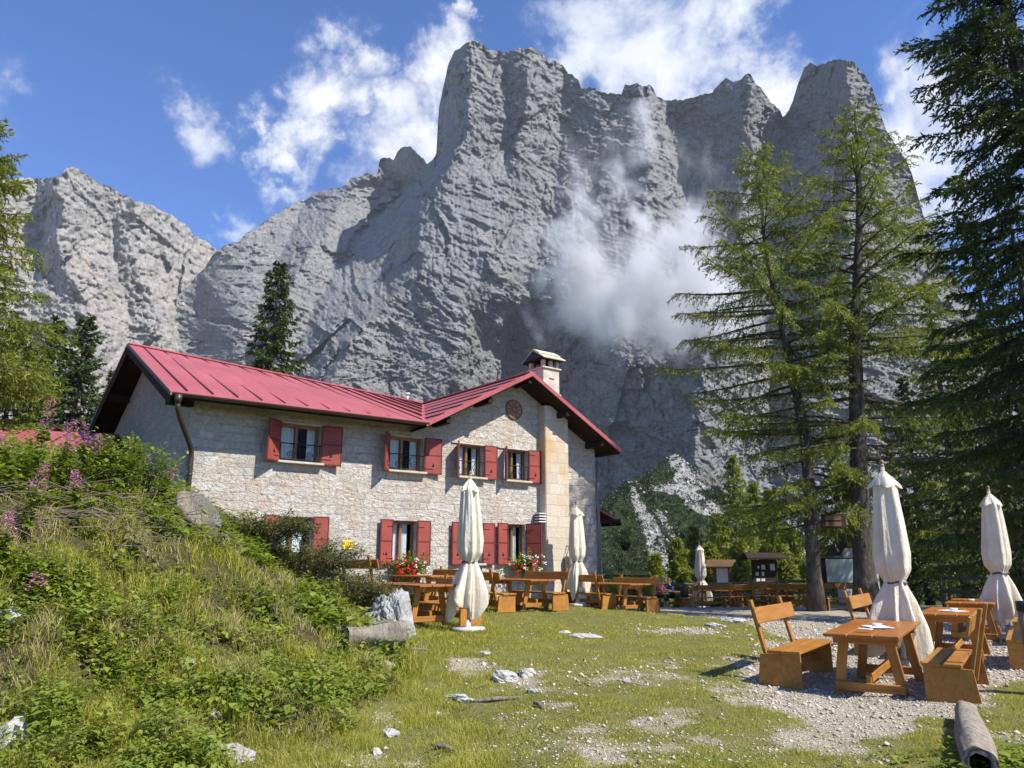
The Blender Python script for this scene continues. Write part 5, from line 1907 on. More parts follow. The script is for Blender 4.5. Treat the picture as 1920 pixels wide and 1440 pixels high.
class Acc:
    def __init__(s):
        s.V, s.T, s.t, s.n = [], [], [], 0

    def add(s, V, T, t):
        s.V.append(V)
        s.T.append(T + s.n)
        s.t.append(t)
        s.n += len(V)

    def build(s, name, mat):
        me = fast_mesh(name, np.concatenate(s.V), np.concatenate(s.T), {'tint': np.concatenate(s.t)})
        o = link(name, me, mat)
        o['kind'] = 'stuff'
        return o


def inside_house(x, y):
    rx, ry = x - HX, y - HY
    t = rx * dv.x + ry * dv.y
    b = -(rx * nv.x + ry * nv.y)
    return (t > -0.1) & (b > -0.05)


def pts3(x, y, dz=-0.01):
    return np.stack([x, y, gz(x, y) + dz], 1)


def lawn():
    A = Acc()
    x, y = scatter(720000, RG, 4.8, 30, 1.9)
    gr = gravel(x, y)
    mo = mound(x, y)
    patch = fbm(x / 0.6, y / 0.6, 4, 301)
    keep = (RG.uniform(0, 1, len(x)) > gr * 1.08 - 0.05) & (mo < 0.6) & ~inside_house(x, y) & (RG.uniform(0, 1, len(x)) < 0.62 + 0.7 * patch) & (np.hypot(x, y) < 31)
    x, y, gr, patch = x[keep], y[keep], gr[keep], patch[keep]
    n = len(x)
    far = np.clip(y / 10, 0.75, 2.4)
    edge = smooth(-2.4, -0.8, x) * 0 + 1
    h = RG.uniform(0.022, 0.06, n) * (1 + 0.7 * np.clip(patch, -0.3, 1)) * edge
    # longer towards the bank and the far right
    h *= 1 + 1.0 * smooth(0.9, 0.0, np.abs(mound(x + 0.6, y) - mound(x - 0.3, y) - 0.5) * 0 + np.maximum(0, x + 0.9) * .8)
    tint = np.clip(0.53 + 0.22 * patch + RG.normal(size=n) * 0.15 + 0.18 * fbm(x / 2.4, y / 2.4, 3, 303) + gr * .15, 0, 1)
    A.add(*blades(pts3(x, y), h, 0.0055 * far * RG.uniform(.7, 1.3, n), RG.uniform(0.3, 1.25, n), tint, RG))
    A.build('grass', M_GRASS)


def bank():
    # long grass on the bank
    A, B = Acc(), Acc()
    x, y = scatter(430000, RG, 4.2, 19, 2.0)
    mo = mound(x, y)
    keep = (mo > 0.35) & ~inside_house(x, y) & (x < 0)
    x, y = x[keep], y[keep]
    clump = fbm(x / 0.5, y / 0.5, 4, 311)
    kind = fbm(x / 1.2, y / 1.2, 3, 312)
    k2 = RG.uniform(0, 1, len(x)) < 0.62 + 0.6 * clump
    x, y, clump, kind = x[k2], y[k2], clump[k2], kind[k2]
    n = len(x)
    dryz = smooth(0.0, 0.5, kind + 0.5 * np.exp(-((x + 4.6) / 1.5) ** 2 - ((y - 10.6) / 1.4) ** 2) + 0.5 * np.exp(-((x + 3.6) / 0.6) ** 2 - ((y - 5.6) / 0.6) ** 2))
    isdry = RG.uniform(0, 1, n) < dryz * 0.55
    h = RG.uniform(0.07, 0.22, n) * (1 + 0.9 * np.clip(clump, -.4, 1))
    tint = np.clip(0.52 + 0.25 * clump + RG.normal(size=n) * 0.16, 0, 1)
    w = RG.uniform(0.004, 0.008, n) * np.clip(y / 7, 0.8, 2)
    g = ~isdry
    A.add(*blades(pts3(x[g], y[g]), h[g], w[g], RG.uniform(0.15, 0.95, g.sum()), tint[g], RG))
    d = isdry
    B.add(*blades(pts3(x[d], y[d]), h[d] * 1.1, w[d] * .9, RG.uniform(0.3, 1.1, d.sum()), np.clip(RG.uniform(0.1, 1, d.sum()), 0, 1), RG))
    A.build('long_grass', M_GRASS)
    B.build('dry_grass', M_DRY)


def leaflets(C, size, tilt, tint, rng):
    """pointed oval leaves: 4 triangles folded along the middle"""
    n = len(C)
    a = rng.uniform(0, 2 * PI, n)
    d = np.stack([np.cos(a) * np.cos(tilt), np.sin(a) * np.cos(tilt), np.sin(tilt)], 1)
    s = np.stack([-np.sin(a), np.cos(a), rng.uniform(-.35, .35, n)], 1)
    L = size[:, None]
    Wd = L * rng.uniform(0.22, 0.40, n)[:, None]
    up = np.cross(d, s)
    m = C + d * L * .45
    V = np.stack([C, m - s * Wd + up * Wd * .25, m + s * Wd + up * Wd * .25, C + d * L - up * L * 0.12, m - up * Wd * .05], 1).reshape(-1, 3)
    o = np.arange(n)[:, None] * 5
    T = np.concatenate([o + [0, 4, 1], o + [0, 2, 4], o + [1, 4, 3], o + [4, 2, 3]], 1).reshape(-1, 3)
    return V, T, np.repeat(np.clip(tint, 0, 1), 5)


def weeds():
    A = Acc()
    # stems carrying several leaves, in patches over the bank
    x, y = scatter(95000, RG, 4.2, 18, 2.0)
    mo = mound(x, y)
    p = fbm(x / 0.8, y / 0.8, 4, 321)
    right = smooth(7.4, 6.2, y) * smooth(2.9, 4.6, x)              # broad leaves in the lower right corner
    keep = ((mo > 0.3) & (p > -0.22) & (x < 0) | (RG.uniform(0, 1, len(x)) < right * 0.5)) & ~inside_house(x, y)
    x, y, p, mo = x[keep], y[keep], p[keep], mo[keep]
    big = fbm(x / 1.7, y / 1.7, 3, 328)
    k2 = RG.uniform(0, 1, len(x)) < np.where(x > 0, 0.8, (0.36 + 0.75 * np.clip(p, 0, 1)) * np.where(big > -0.08, 1.0, 0.30))
    x, y, p = x[k2], y[k2], p[k2]
    n = len(x)
    hgt = np.where(x > 0, RG.uniform(0.03, 0.12, n), RG.uniform(0.06, 0.36, n) * (0.8 + 0.7 * np.clip(p, 0, 1)))
    per = 8
    f = np.tile(np.linspace(0.25, 1.0, per), n)
    X = np.repeat(x, per) + RG.normal(size=n * per) * 0.035
    Y = np.repeat(y, per) + RG.normal(size=n * per) * 0.035
    base = np.repeat(gz(x, y), per)
    C = np.stack([X, Y, base + np.repeat(hgt, per) * f], 1)
    size = RG.uniform(0.028, 0.065, n * per) * np.repeat(np.clip(RG.lognormal(0, 0.38, n), 0.5, 2.4), per) * np.clip(np.repeat(y, per) / 7, 0.85, 1.6)
    tone = np.repeat(0.54 + 0.3 * fbm(x / 0.45, y / 0.45, 2, 322) + RG.normal(size=n) * 0.10, per)
    A.add(*leaflets(C, size, RG.uniform(-.5, .7, n * per), tone + 0.2 * (f - .5) + RG.normal(size=n * per) * 0.08, RG))
    # small clover-like leaves close to the ground on the lawn
    x, y = scatter(60000, RG, 4.8, 14, 2.2)
    keep = (mound(x, y) < 0.7) & (gravel(x, y) < 0.45) & (fbm(x / 0.5, y / 0.5, 3, 325) > 0.05) & (y < 13)
    x, y = x[keep], y[keep]
    n = len(x)
    C = pts3(x, y, 0.015) + np.stack([np.zeros(n), np.zeros(n), RG.uniform(0, 0.025, n)], 1)
    A.add(*leaflets(C, RG.uniform(0.015, 0.035, n), RG.uniform(-.2, .5, n), 0.5 + RG.normal(size=n) * 0.18, RG))
    A.build('weeds', M_WEED)


def pebbles():
    rng = np.random.default_rng(17)
    m, t = new_mat("limestone_pebbles")
    c = t.ramp(attr(t, 'tint'), [(0.0, (0.24, 0.185, 0.13)), (0.5, (0.47, 0.40, 0.31)), (1.0, (0.66, 0.60, 0.51))])
    finish(t, c, 0.9, None, 0.15)
    x, y = scatter(330000, rng, 4.8, 24, 2.2)
    g = gravel(x, y)
    keep = (rng.uniform(0, 1, len(x)) < g * 0.50) | ((rng.uniform(0, 1, len(x)) < 0.003) & (mound(x, y) < .2))
    keep &= ~inside_house(x, y)
    x, y = x[keep], y[keep]
    n = len(x)
    # squashed octahedra
    s = rng.lognormal(0, 0.55, n) * 0.0078 * np.clip(y / 8, 0.9, 1.8)
    s = np.minimum(s, 0.045)
    base = np.array([[1, 0, 0], [-1, 0, 0], [0, 1, 0], [0, -1, 0], [0, 0, 1], [0, 0, -1]], float)
    a = rng.uniform(0, 2 * PI, n)
    V = base[None] * rng.uniform(0.6, 1.25, (n, 6, 1)) * np.array([1.2, 0.85, 0.6])
    V = V + rng.normal(size=(n, 6, 3)) * 0.18
    ca, sa = np.cos(a)[:, None], np.sin(a)[:, None]
    V = np.stack([V[..., 0] * ca - V[..., 1] * sa, V[..., 0] * sa + V[..., 1] * ca, V[..., 2]], -1) * s[:, None, None]
    V += pts3(x, y, 0.0)[:, None, :] + np.array([0, 0, 1]) * (s * 0.25)[:, None, None]
    F = np.array([[0, 2, 4], [2, 1, 4], [1, 3, 4], [3, 0, 4], [2, 0, 5], [1, 2, 5], [3, 1, 5], [0, 3, 5]])
    T = (np.arange(n)[:, None, None] * 6 + F[None]).reshape(-1, 3)
    o = link('gravel', fast_mesh('gravel', V.reshape(-1, 3), T, {'tint': np.repeat(np.clip(rng.normal(0.55, 0.25, n), 0, 1), 6)}), m)
    o['kind'] = 'stuff'


lawn()
bank()
weeds()
pebbles()
# ------------------------------------------------------------------ rocks, logs, fence, boards, flowers, people
def rock_surface_mat(name, c1, c2, c3):
    m, t = new_mat(name)
    v = t.n('ShaderNodeTexCoord').outputs['Object']
    n = t.noise(v, 5.0, 7, 0.7)
    n2 = t.noise(v, 17.0, 6, 0.7)
    col = t.mix(t.mapr(n, 0.35, 0.62), c1, c2)
    col = t.mix(t.mapr(n2, 0.52, 0.68, 0.0, 0.75), col, c3)
    finish(t, col, 0.95, t.bump(t.math('ADD', n, t.math('MULTIPLY', n2, 0.5)), 0.9, 0.05), 0.12)
    return m


M_ROCK = rock_surface_mat("white_limestone", (0.34, 0.325, 0.30), (0.56, 0.54, 0.50), (0.17, 0.155, 0.13))
M_LICHEN = rock_surface_mat("lichen_boulder", (0.22, 0.215, 0.205), (0.46, 0.45, 0.435), (0.04, 0.038, 0.036))


def rock_mesh(name, size, seed, sub=4, rough=0.30):
    bm = bmesh.new()
    bmesh.ops.create_icosphere(bm, subdivisions=sub, radius=1.0)
    co = np.array([v.co[:] for v in bm.verts])
    rng = np.random.default_rng(seed)
    o = rng.uniform(0, 50, 3)
    # chop with random planes for angular faces, then roughen
    for _ in range(9):
        n = rng.normal(size=3)
        n /= np.linalg.norm(n)
        h = rng.uniform(0.55, 0.85)
        dd = co @ n - h
        co = co - np.where(dd > 0, dd, 0)[:, None] * n * 0.9
    r = fbm(co[:, 0] * 1.6 + o[0] + co[:, 2], co[:, 1] * 1.6 + o[1] - co[:, 2], 5, seed, 0.55)
    co = co * (1 + rough * r * 0.5)[:, None]
    co = co * np.array(size)
    for v, c in zip(bm.verts, co):
        v.co = c
    me = bpy.data.meshes.new(name)
    bm.to_mesh(me)
    bm.free()
    return me


GROCK = 'white rocks on the lawn and bank'
for i, (px, py, sx, sy, sz, lb) in enumerate([
        (944, 1276, 0.20, 0.16, 0.10, 'flat white rock in the middle of the lawn, larger of two side by side'), (985, 1266, 0.17, 0.13, 0.08, 'white rock touching the right side of the larger flat rock mid-lawn'),
        (858, 1312, 0.21, 0.12, 0.06, 'low white rock at the foot of the bank in mid-lawn'), (720, 1256, 0.17, 0.15, 0.10, 'white rock among weeds below the hollow log'),
        (906, 1228, 0.17, 0.10, 0.05, 'thin flat rock in the grass right of the white parasol foot'), (730, 1380, 0.10, 0.08, 0.06, 'small bright white stone in the grass at lower centre-left'),
        (707, 1415, 0.07, 0.05, 0.04, 'smallest white stone at the lower edge left of centre'), (420, 1426, 0.30, 0.22, 0.10, 'broad white rock at the bottom edge left of centre'),
        (16, 1415, 0.15, 0.14, 0.19, 'jagged white rock in the lower left corner'), (1098, 1194, 0.35, 0.22, 0.05, 'low pale rock slab set in the lawn before the far benches'),
        (1060, 1187, 0.14, 0.10, 0.05, 'small pale rock left of the low slab in the lawn'), (1372, 1166, 0.42, 0.30, 0.10, 'broad white rock outcrop left of the near sunlit bench'),
        (1340, 1175, 0.25, 0.18, 0.07, 'smaller outcrop beside the broad white one near the gravel'), (1175, 1280, 0.07, 0.06, 0.04, 'small pale stone on the worn grass left of the near bench'),
        (350, 1252, 0.10, 0.10, 0.08, 'small white stone sunk in the weedy bank'), (402, 1350, 0.07, 0.06, 0.05, 'little white stone among the weeds above the bottom rock'),
        (1000, 1300, 0.10, 0.07, 0.04, 'grey stone just below the pair of flat rocks'), (18, 1168, 0.16, 0.13, 0.10, 'rough pale rock in the bank at the left edge')]):
    g = ground_at(px, py)
    me = rock_mesh('rock', (sx, sy, sz), 200 + i, 4, 0.4)
    o = link('rock', me, M_ROCK, None, g + Vector((0, 0, sz * 0.18)))
    o.rotation_euler = (0, 0, i * 1.3)
    tag(o, lb, 'rock', GROCK)

# lichen boulder at the end of the bank
g = ground_at(742, 1203)
bo = link('boulder', rock_mesh('boulder', (0.37, 0.42, 0.46), 263, 6, 0.5), M_LICHEN, None, g + Vector((-0.12, 0.35, 0.28)))
bo.rotation_euler = (0.1, 0.25, 0.6)
tag(bo, 'knobbly white boulder with black lichen at the end of the bank', 'boulder')

M_LOGBARK = bark_mat("weathered_log", (0.13, 0.105, 0.08), (0.36, 0.31, 0.25))
M_LOGEND = None


def ring_mat():
    m, t = new_mat("sawn_log_end")
    g = attr(t, 'g', True)
    r = t.vmath('LENGTH', t.vmath('MULTIPLY', g, (0, 1, 1)))
    n = t.noise(g, 4.0, 5, 0.6)
    wv = t.math('SINE', t.math('ADD', t.math('MULTIPLY', r, 120.0), t.math('MULTIPLY', n, 26.0)))
    col = t.mix(t.mapr(wv, -1, 1), (0.085, 0.075, 0.066), (0.19, 0.175, 0.158))
    col = t.mix(t.mapr(n, 0.5, 0.7), col, (0.12, 0.10, 0.085))
    finish(t, col, 0.9, t.bump(t.math('ADD', wv, n), 0.4, 0.01), 0.1)
    return m


M_LOGEND = ring_mat()


def log_piece(root, p0, p1, r, seed, hollow=0.0, open_top=0.0, name='log', bark=None):
    """irregular trunk piece; hollow gives a bore, open_top an angular slot along the top"""
    rng = np.random.default_rng(seed)
    p0, p1 = Vector(p0), Vector(p1)
    x = (p1 - p0)
    L = x.length
    x.normalize()
    up = Vector((0, 0, 1))
    y = up.cross(x).normalized()
    z = x.cross(y)
    n, m = 40, 12
    b = MB()
    a0, a1 = (PI / 2 + open_top, PI / 2 + 2 * PI - open_top) if open_top else (0, 2 * PI)
    cols = n + 1
    outer, gs, inner = [], [], []
    for i in range(m + 1):
        f = i / m
        for k in range(cols):
            a = a0 + (a1 - a0) * k / n
            e = float(fbm(np.array([math.cos(a) * 1.2 + seed]), np.array([math.sin(a) * 1.2 + f * 1.5]), 3, seed)[0])
            rr = r * (1 + 0.10 * e) * (1 + 0.12 * math.sin(f * 5 + seed))
            c = p0 + x * (L * f)
            dvec = y * math.cos(a) + z * math.sin(a)
            outer.append(c + dvec * rr)
            inner.append(c + dvec * rr * (hollow if hollow else 0.0))
            gs.append((f * L, math.cos(a) * rr, math.sin(a) * rr))
    fs = []
    for i in range(m):
        for k in range(n):
            q = i * cols + k
            fs.append((q, q + 1, q + 1 + cols, q + cols))
    b.add(outer, fs, gs, 0, True)
    if hollow:
        b.add(inner, [f[::-1] for f in fs], gs, 1, True)
        for i in (0, m):
            vs = outer[i * cols:(i + 1) * cols] + inner[i * cols:(i + 1) * cols]
            gg = gs[i * cols:(i + 1) * cols] + [(q[0], q[1] * hollow, q[2] * hollow) for q in gs[i * cols:(i + 1) * cols]]
            b.add(vs, [(k, k + 1, cols + k + 1, cols + k) for k in range(n)], gg, 1)
        if open_top:
            for k in (0, n):
                vs = [outer[i * cols + k] for i in range(m + 1)] + [inner[i * cols + k] for i in range(m + 1)]
                b.add(vs, [(i, i + 1, m + 2 + i, m + 1 + i) for i in range(m)], None, 1)
    else:
        for i in (0, m):
            b.add(outer[i * cols:i * cols + n], [tuple(range(n))], gs[i * cols:i * cols + n], 1)
    b.build(name, [bark or M_LOGBARK, M_LOGEND], root)


# hollowed log trough by the boulder
g = ground_at(690, 1208)
lt = thing('log_trough', 'hollowed grey log trough lying before the white boulder', 'trough', g, 0)
log_piece(lt, (-0.30, -0.30, 0.12), (0.36, 0.34, 0.16), 0.19, 3, 0.76, 0.85, 'body')
# small dark pipe spout above it
g2 = ground_at(690, 1140)
sp = thing('log_spout', 'short dark hollow log poking out of the bank above the trough', 'spout', g2 + Vector((0.05, 0, 0.12)), 0)
log_piece(sp, (0.0, -0.18, 0.0), (-0.25, 0.4, 0.1), 0.075, 8, 0.6, 0, 'body')

# big round slice leaning on the bank by the house corner
w = at(382, 955, 11.2)
sl = thing('log_slice', 'large grey log end with growth rings tilted on the bank', 'log', w, 0)
log_piece(sl, (0.03, 0.0, 0.02), (-0.15, 0.02, -0.13), 0.37, 5, 0.0, 0, 'body')

# log in the lower right corner
g = ground_at(1842, 1462)
g2 = ground_at(1814, 1352)
lg = thing('fallen_log', 'pale barkless log with a hollow end at the lower right corner', 'log', g, 0)
M_PALELOG = bark_mat('pale_barkless_log', (0.21, 0.165, 0.12), (0.46, 0.40, 0.33))
log_piece(lg, (0, 0, 0.10), g2 - g + Vector((0, 0, 0.08)), 0.125, 6, 0.6, 0, 'body', M_PALELOG)

# post at the right edge, with black cap and rope
q = at(1936, 1240, 9.6)
po = thing('fence_post', 'grey round post with a black cap at the right edge', 'post', gpt(q.x, q.y), 0)
MB().tube([(0, 0, -0.2), (0.01, 0, 0.5), (0.0, 0, 0.98)], [0.085, 0.08, 0.078], 16).build('post', wood_mat("grey_round_post", (0.17, 0.14, 0.11), (0.34, 0.30, 0.25), 0.9, spec=0.1), po)
MB().tube([(0, 0, 0.96), (0, 0, 1.08)], [0.088, 0.088], 16).build('cap', simple_mat("black_rubber_cap", (0.02, 0.02, 0.022), 0.4), po)

# fence rails behind the far benches
M_RAIL = wood_mat("weathered_fence_rail", (0.10, 0.085, 0.07), (0.22, 0.19, 0.155), 0.9, spec=0.1)


def fence(lb, pts, h=1.0):
    p0 = pts[0]
    f = thing('rail_fence', lb, 'fence', gpt(*p0), 0, 'round rail fences round the terrace')
    W = [gpt(*p) - gpt(*p0) for p in pts]
    for a, b in zip(W[:-1], W[1:]):
        for z in (h, h * 0.55):
            MB().tube([a + Vector((0, 0, z)), (a + b) / 2 + Vector((0, 0, z - 0.02)), b + Vector((0, 0, z))], [0.065, 0.06, 0.055], 10).build('rail', M_RAIL, f)
    for a in W:
        MB().tube([a + Vector((0, 0.07, -0.2)), a + Vector((0, 0.07, h + 0.10))], [0.075, 0.07], 10).build('post', M_RAIL, f)


fence('round wooden rail fence behind the far row of benches', [(6.0, 38.0), (9.5, 37.6), (13.0, 36.4), (16.2, 34.6)], 1.15)
fence('round wooden rail fence under the dark spruces at the right', [(17.0, 30.5), (19.5, 28.6), (22.0, 26.4)], 1.15)

# notice boards
M_BOARD = wood_mat("dark_stained_boards", (0.030, 0.020, 0.014), (0.070, 0.048, 0.032), 0.8, spec=0.1)
M_BOARD2 = wood_mat("brown_boards", (0.12, 0.065, 0.03), (0.24, 0.15, 0.08), 0.8, spec=0.1)
M_NOTE = simple_mat("notice_paper", (0.55, 0.55, 0.54), 0.7, 0.1)
b0 = at(1355, 1100, 41.0)
nb = thing('notice_box', 'small notice box with a brown gabled roof beyond the fence', 'notice board', gpt(b0.x, b0.y), -0.35)
for sx in (-0.42, 0.42):
    MB().beam((sx, 0, -0.1), (sx, 0, 2.25), 0.10, 0.10, up=(0, 1, 0)).build('post', M_BOARD2, nb)
MB().box((0, -0.02, 1.72), (0.78, 0.06, 0.95)).build('board', M_BOARD2, nb)
MB().box((0.02, -0.062, 1.75), (0.58, 0.01, 0.80), bev=0).build('poster', M_NOTE, nb)
rb = MB()
for sg in (-1, 1):
    rb.slab([(-0.75, 0, 2.55), (0.75, 0, 2.55), (0.75, sg * 0.5, 2.2), (-0.75, sg * 0.5, 2.2)], (0, 0, 0.05))
rb.build('roof', M_BOARD2, nb)
b0 = at(1436, 1100, 40.0)
nb = thing('notice_board', 'dark notice board with a low roof and pinned papers beyond the fence', 'notice board', gpt(b0.x, b0.y), 0.12)
MB().box((0, 0.0, 1.50), (1.35, 0.16, 2.0)).build('board', M_BOARD, nb)
rb = MB()
for sg in (-1, 1):
    rb.slab([(-1.05, 0, 2.78), (1.05, 0, 2.78), (1.15, sg * 0.6, 2.52), (-1.15, sg * 0.6, 2.52)], (0, 0, 0.08))
rb.build('roof', M_BOARD, nb)
for (x, z, w_, h_) in ((-0.36, 2.12, 0.12, 0.12), (-0.10, 2.12, 0.2, 0.24), (-0.46, 1.78, 0.16, 0.18), (-0.14, 1.78, 0.14, 0.20), (-0.42, 1.42, 0.20, 0.26), (-0.15, 1.42, 0.20, 0.26), (0.40, 2.12, 0.26, 0.32)):
    MB().box((x, -0.085, z), (w_, 0.01, h_), bev=0).build('paper', M_NOTE, nb)

# map board by the trunk
b0 = at(1577, 1100, 30.5)
mb_ = thing('map_board', 'wide board with a pale green hiking map between the two larch trunks', 'map board', gpt(b0.x, b0.y), 0.05)
for sx in (-0.72, 0.66):
    MB().beam((sx, 0.05, -0.1), (sx, 0.05, 1.95), 0.10, 0.10, up=(0, 1, 0)).build('post', M_BOARD, mb_)
MB().box((0, 0, 1.45), (1.5, 0.05, 1.0)).build('backboard', M_BOARD, mb_)


def map_mat():
    m, t = new_mat("printed_map")
    v = t.n('ShaderNodeTexCoord').outputs['Object']
    n = t.noise(v, 3.0, 6, 0.6)
    c = t.ramp(n, [(0.35, (0.34, 0.42, 0.36)), (0.5, (0.44, 0.50, 0.44)), (0.62, (0.40, 0.46, 0.36))])
    cnt = t.mapr(t.math('ABSOLUTE', t.math('SINE', t.math('MULTIPLY', n, 60.0))), 0.0, 0.15, 0.5, 0.0)
    finish(t, t.mix(cnt, c, (0.25, 0.30, 0.25)), 0.4, None, 0.3)
    return m


MB().box((0.06, -0.035, 1.45), (1.22, 0.012, 0.90), bev=0).build('map', map_mat(), mb_)
# carved sign hanging between the larches
b0 = at(1563, 977, 25.0)
hs = thing('hanging_sign', 'dark brown carved wooden sign hanging between the two larches', 'sign', b0, 0.12)
MB().box((0, 0, 0), (0.86, 0.06, 0.46), bev=0.015).build('board', M_BOARD, hs)
fr = MB()
for k in range(2):
    fr.box((-0.04, -0.04, 0.10 - 0.20 * k), (0.56, 0.02, 0.15), bev=0.006)
fr.build('panel', M_BOARD2, hs)
MB().tube([(-0.40, 0, 0.20), (-0.85, 0.5, 0.85)], 0.008, 5).tube([(0.40, 0, 0.20), (0.55, 1.0, 0.9)], 0.008, 5).build('cord', M_GREYIRON, hs)
# shingled wayside shrine behind the thick trunk
b0 = at(1612, 1100, 32.5)
sh = thing('wayside_shrine', 'dark shingled roof of a small wooden shrine behind the thick larch trunk', 'shrine', gpt(b0.x, b0.y), 0.1)
r2 = MB()
for sg in (-1, 1):
    for k in range(6):
        f0, f1 = k / 6, (k + 1.15) / 6
        r2.slab([(sg * 1.15 * f0 * 0.9, -0.6, 3.35 - 1.25 * f0 + 0.03), (sg * 1.15 * f1 * 0.9, -0.6, 3.35 - 1.25 * f1 + 0.03), (sg * 1.15 * f1 * 0.9, 0.6, 3.35 - 1.25 * f1 + 0.03), (sg * 1.15 * f0 * 0.9, 0.6, 3.35 - 1.25 * f0 + 0.03)], (0, 0, 0.03))
r2.build('roof', M_BOARD, sh)
MB().box((0, 0.1, 1.2), (1.5, 0.7, 2.4)).build('cabin', simple_mat("whitewash", (0.45, 0.45, 0.44), 0.9), sh)

# ------------------------------------------------------------------ flower boxes
M_RED = simple_mat("red_geranium", (0.55, 0.012, 0.015), 0.6, 0.3, 30)
M_WHT = simple_mat("white_geranium", (0.78, 0.74, 0.74), 0.6, 0.1, 30)
M_TERRA = simple_mat("terracotta", (0.30, 0.11, 0.05), 0.8, 0.15)


def flower_box(lb, t0, t1, z, seed, redfrac):
    rng = np.random.default_rng(seed)
    fb = thing('flower_box', lb, 'flower box', Hw((t0 + t1) / 2, -0.20, z), HA, 'flower boxes under the lower windows')
    w = (t1 - t0)
    MB().box((0, 0, 0.0), (w * 0.62, 0.2, 0.18), bev=0.02).build('planter', M_TERRA, fb)
    n = 1500
    c = np.stack([rng.normal(0, w * 0.24, n), rng.normal(-0.12, 0.10, n), rng.normal(-0.02, 0.17, n)], 1)
    c[:, 1] -= 0.10 * np.clip(-c[:, 2], 0, 1)
    V, T, t = leaflets(c, rng.uniform(0.05, 0.10, n), rng.uniform(-.6, .8, n), rng.normal(0.42, 0.2, n), rng)
    link('foliage', fast_mesh('foliage', V, T, {'tint': t}), M_WEED, fb)
    for nm, mt, k, fx in (('red_blossoms', M_RED, int(26 * redfrac), -0.12), ('white_blossoms', M_WHT, int(20 * (1.3 - redfrac)), 0.14)):
        b = MB()
        for i in range(k):
            p = Vector((rng.normal(fx * w, w * 0.20), rng.normal(-0.27, 0.06), rng.normal(-0.12 if 'red' in nm else 0.02, 0.17)))
            for j in range(7):
                q = p + Vector(rng.normal(size=3) * 0.032)
                r = rng.uniform(0.018, 0.032)
                b.lathe([(0.003, -r * .7), (r, -r * .2), (r * .8, r * .4), (0.004, r * .7)], 6, c=q)
        b.build(nm, mt, fb)


flower_box('flower box with mostly red and a few white geraniums, left one', 5.30, 6.55, 1.50, 71, 1.0)
flower_box('flower box with red and many white geraniums beside the dark open shutter', 9.40, 10.45, 1.56, 72, 0.55)

# ------------------------------------------------------------------ shrubs and tall flowers
M_TWIG = simple_mat("bare_twigs", (0.20, 0.165, 0.125), 0.9, 0.3, 4.0)
M_SHRUB = leaf_mat("olive_shrub_leaves", [(0.0, (0.045, 0.050, 0.016)), (0.5, (0.12, 0.125, 0.036)), (1.0, (0.22, 0.22, 0.07))], 0.3)
M_PINK = leaf_mat("fireweed_blossom", [(0.0, (0.46, 0.13, 0.36)), (1.0, (0.74, 0.36, 0.62))], 0.3)


def shrub(name, lb, base, size, seed, nst, nlf, mat, leaf=(0.03, 0.06), group=None, cat='shrub', twig=0.006):
    rng = np.random.default_rng(seed)
    root = thing(name, lb, cat, base, 0, group)
    wood, C = MB(), []
    for i in range(nst):
        a, k = rng.uniform(0, 2 * PI), rng.uniform(0.15, 1) ** 0.6
        d = np.array([math.cos(a) * size[0] * k, math.sin(a) * size[1] * k, size[2] * rng.uniform(0.55, 1.0) * (1.1 - 0.5 * k)])
        o = np.array([d[0] * 0.35 * rng.uniform(0.5, 1.6), d[1] * .35 * rng.uniform(0.5, 1.6), -0.05])
        s = np.linspace(0, 1, 6)
        P = o + (d - o * 0.4) * s[:, None] + rng.normal(size=(6, 3)) * 0.03 * s[:, None]
        P[:, 2] += 0.12 * size[2] * np.sin(s * PI)
        wood.tube(list(P), [twig * (1.4 - q) for q in s], 4, caps=False)
        f = rng.uniform(0.25, 1.0, nlf)
        c = np.stack([np.interp(f, s, P[:, j]) for j in range(3)], 1) + rng.normal(size=(nlf, 3)) * 0.055 * size[2]
        C.append(c)
    C = np.concatenate(C)
    n = len(C)
    V, T, t = leaflets(C, rng.uniform(leaf[0], leaf[1], n), rng.uniform(-.3, 1.0, n), np.clip(0.25 + 0.45 * C[:, 2] / size[2] + rng.normal(size=n) * 0.14, 0, 1), rng)
    wood.build('stems', M_TWIG, root)
    link('foliage', fast_mesh('foliage', V, T, {'tint': t}), mat, root)
    return root


for px, py, Y, sz, sd, nst, lb in [(560, 1090, 13.2, (1.1, 0.8, 0.84), 81, 150, 'dense olive shrub hiding the lower left window'), (470, 1045, 12.6, (0.95, 0.7, 0.70), 82, 120, 'olive shrub right of the tilted log slice'),
                                   (655, 1120, 13.0, (0.8, 0.7, 0.90), 83, 120, 'dark twiggy shrub above the hollow log trough'), (610, 1075, 13.8, (0.7, 0.6, 0.75), 84, 80, 'olive shrub below the yellow sign')]:
    q = at(px, py, Y)
    shrub('shrub', lb, gpt(q.x, q.y), sz, sd, nst, 70, M_SHRUB, (0.03, 0.06), 'olive shrubs along the top of the bank')
for px, py, Y, sz, sd, lb in [(260, 900, 10.5, (0.45, 0.4, 1.1), 85, 'leafy willow sapling before the left gable wall'), (205, 880, 10.2, (0.4, 0.4, 0.9), 86, 'pale leafy sapling left of the gable wall'), (120, 850, 9.6, (0.6, 0.5, 0.75), 87, 'leafy sapling under the pink flowers at the left')]:
    q = at(px, py, Y)
    shrub('sapling', lb, gpt(q.x, q.y), sz, sd, 16, 60, M_WEED, (0.05, 0.09), 'leafy saplings on the bank', 'sapling')
q = Hw(13.75, -0.6, 0)
shrub('shrub', 'dark leafy bush at the right corner of the house', gpt(q.x, q.y), (0.9, 0.7, 1.5), 88, 60, 60, M_WEED, (0.06, 0.11), None)
q = Hw(14.6, -0.3, 0)
hb = thing('hanging_basket', 'hanging flower basket by the annex with trailing greenery', 'basket', Hw(14.45, 0.0, 2.3), HA)
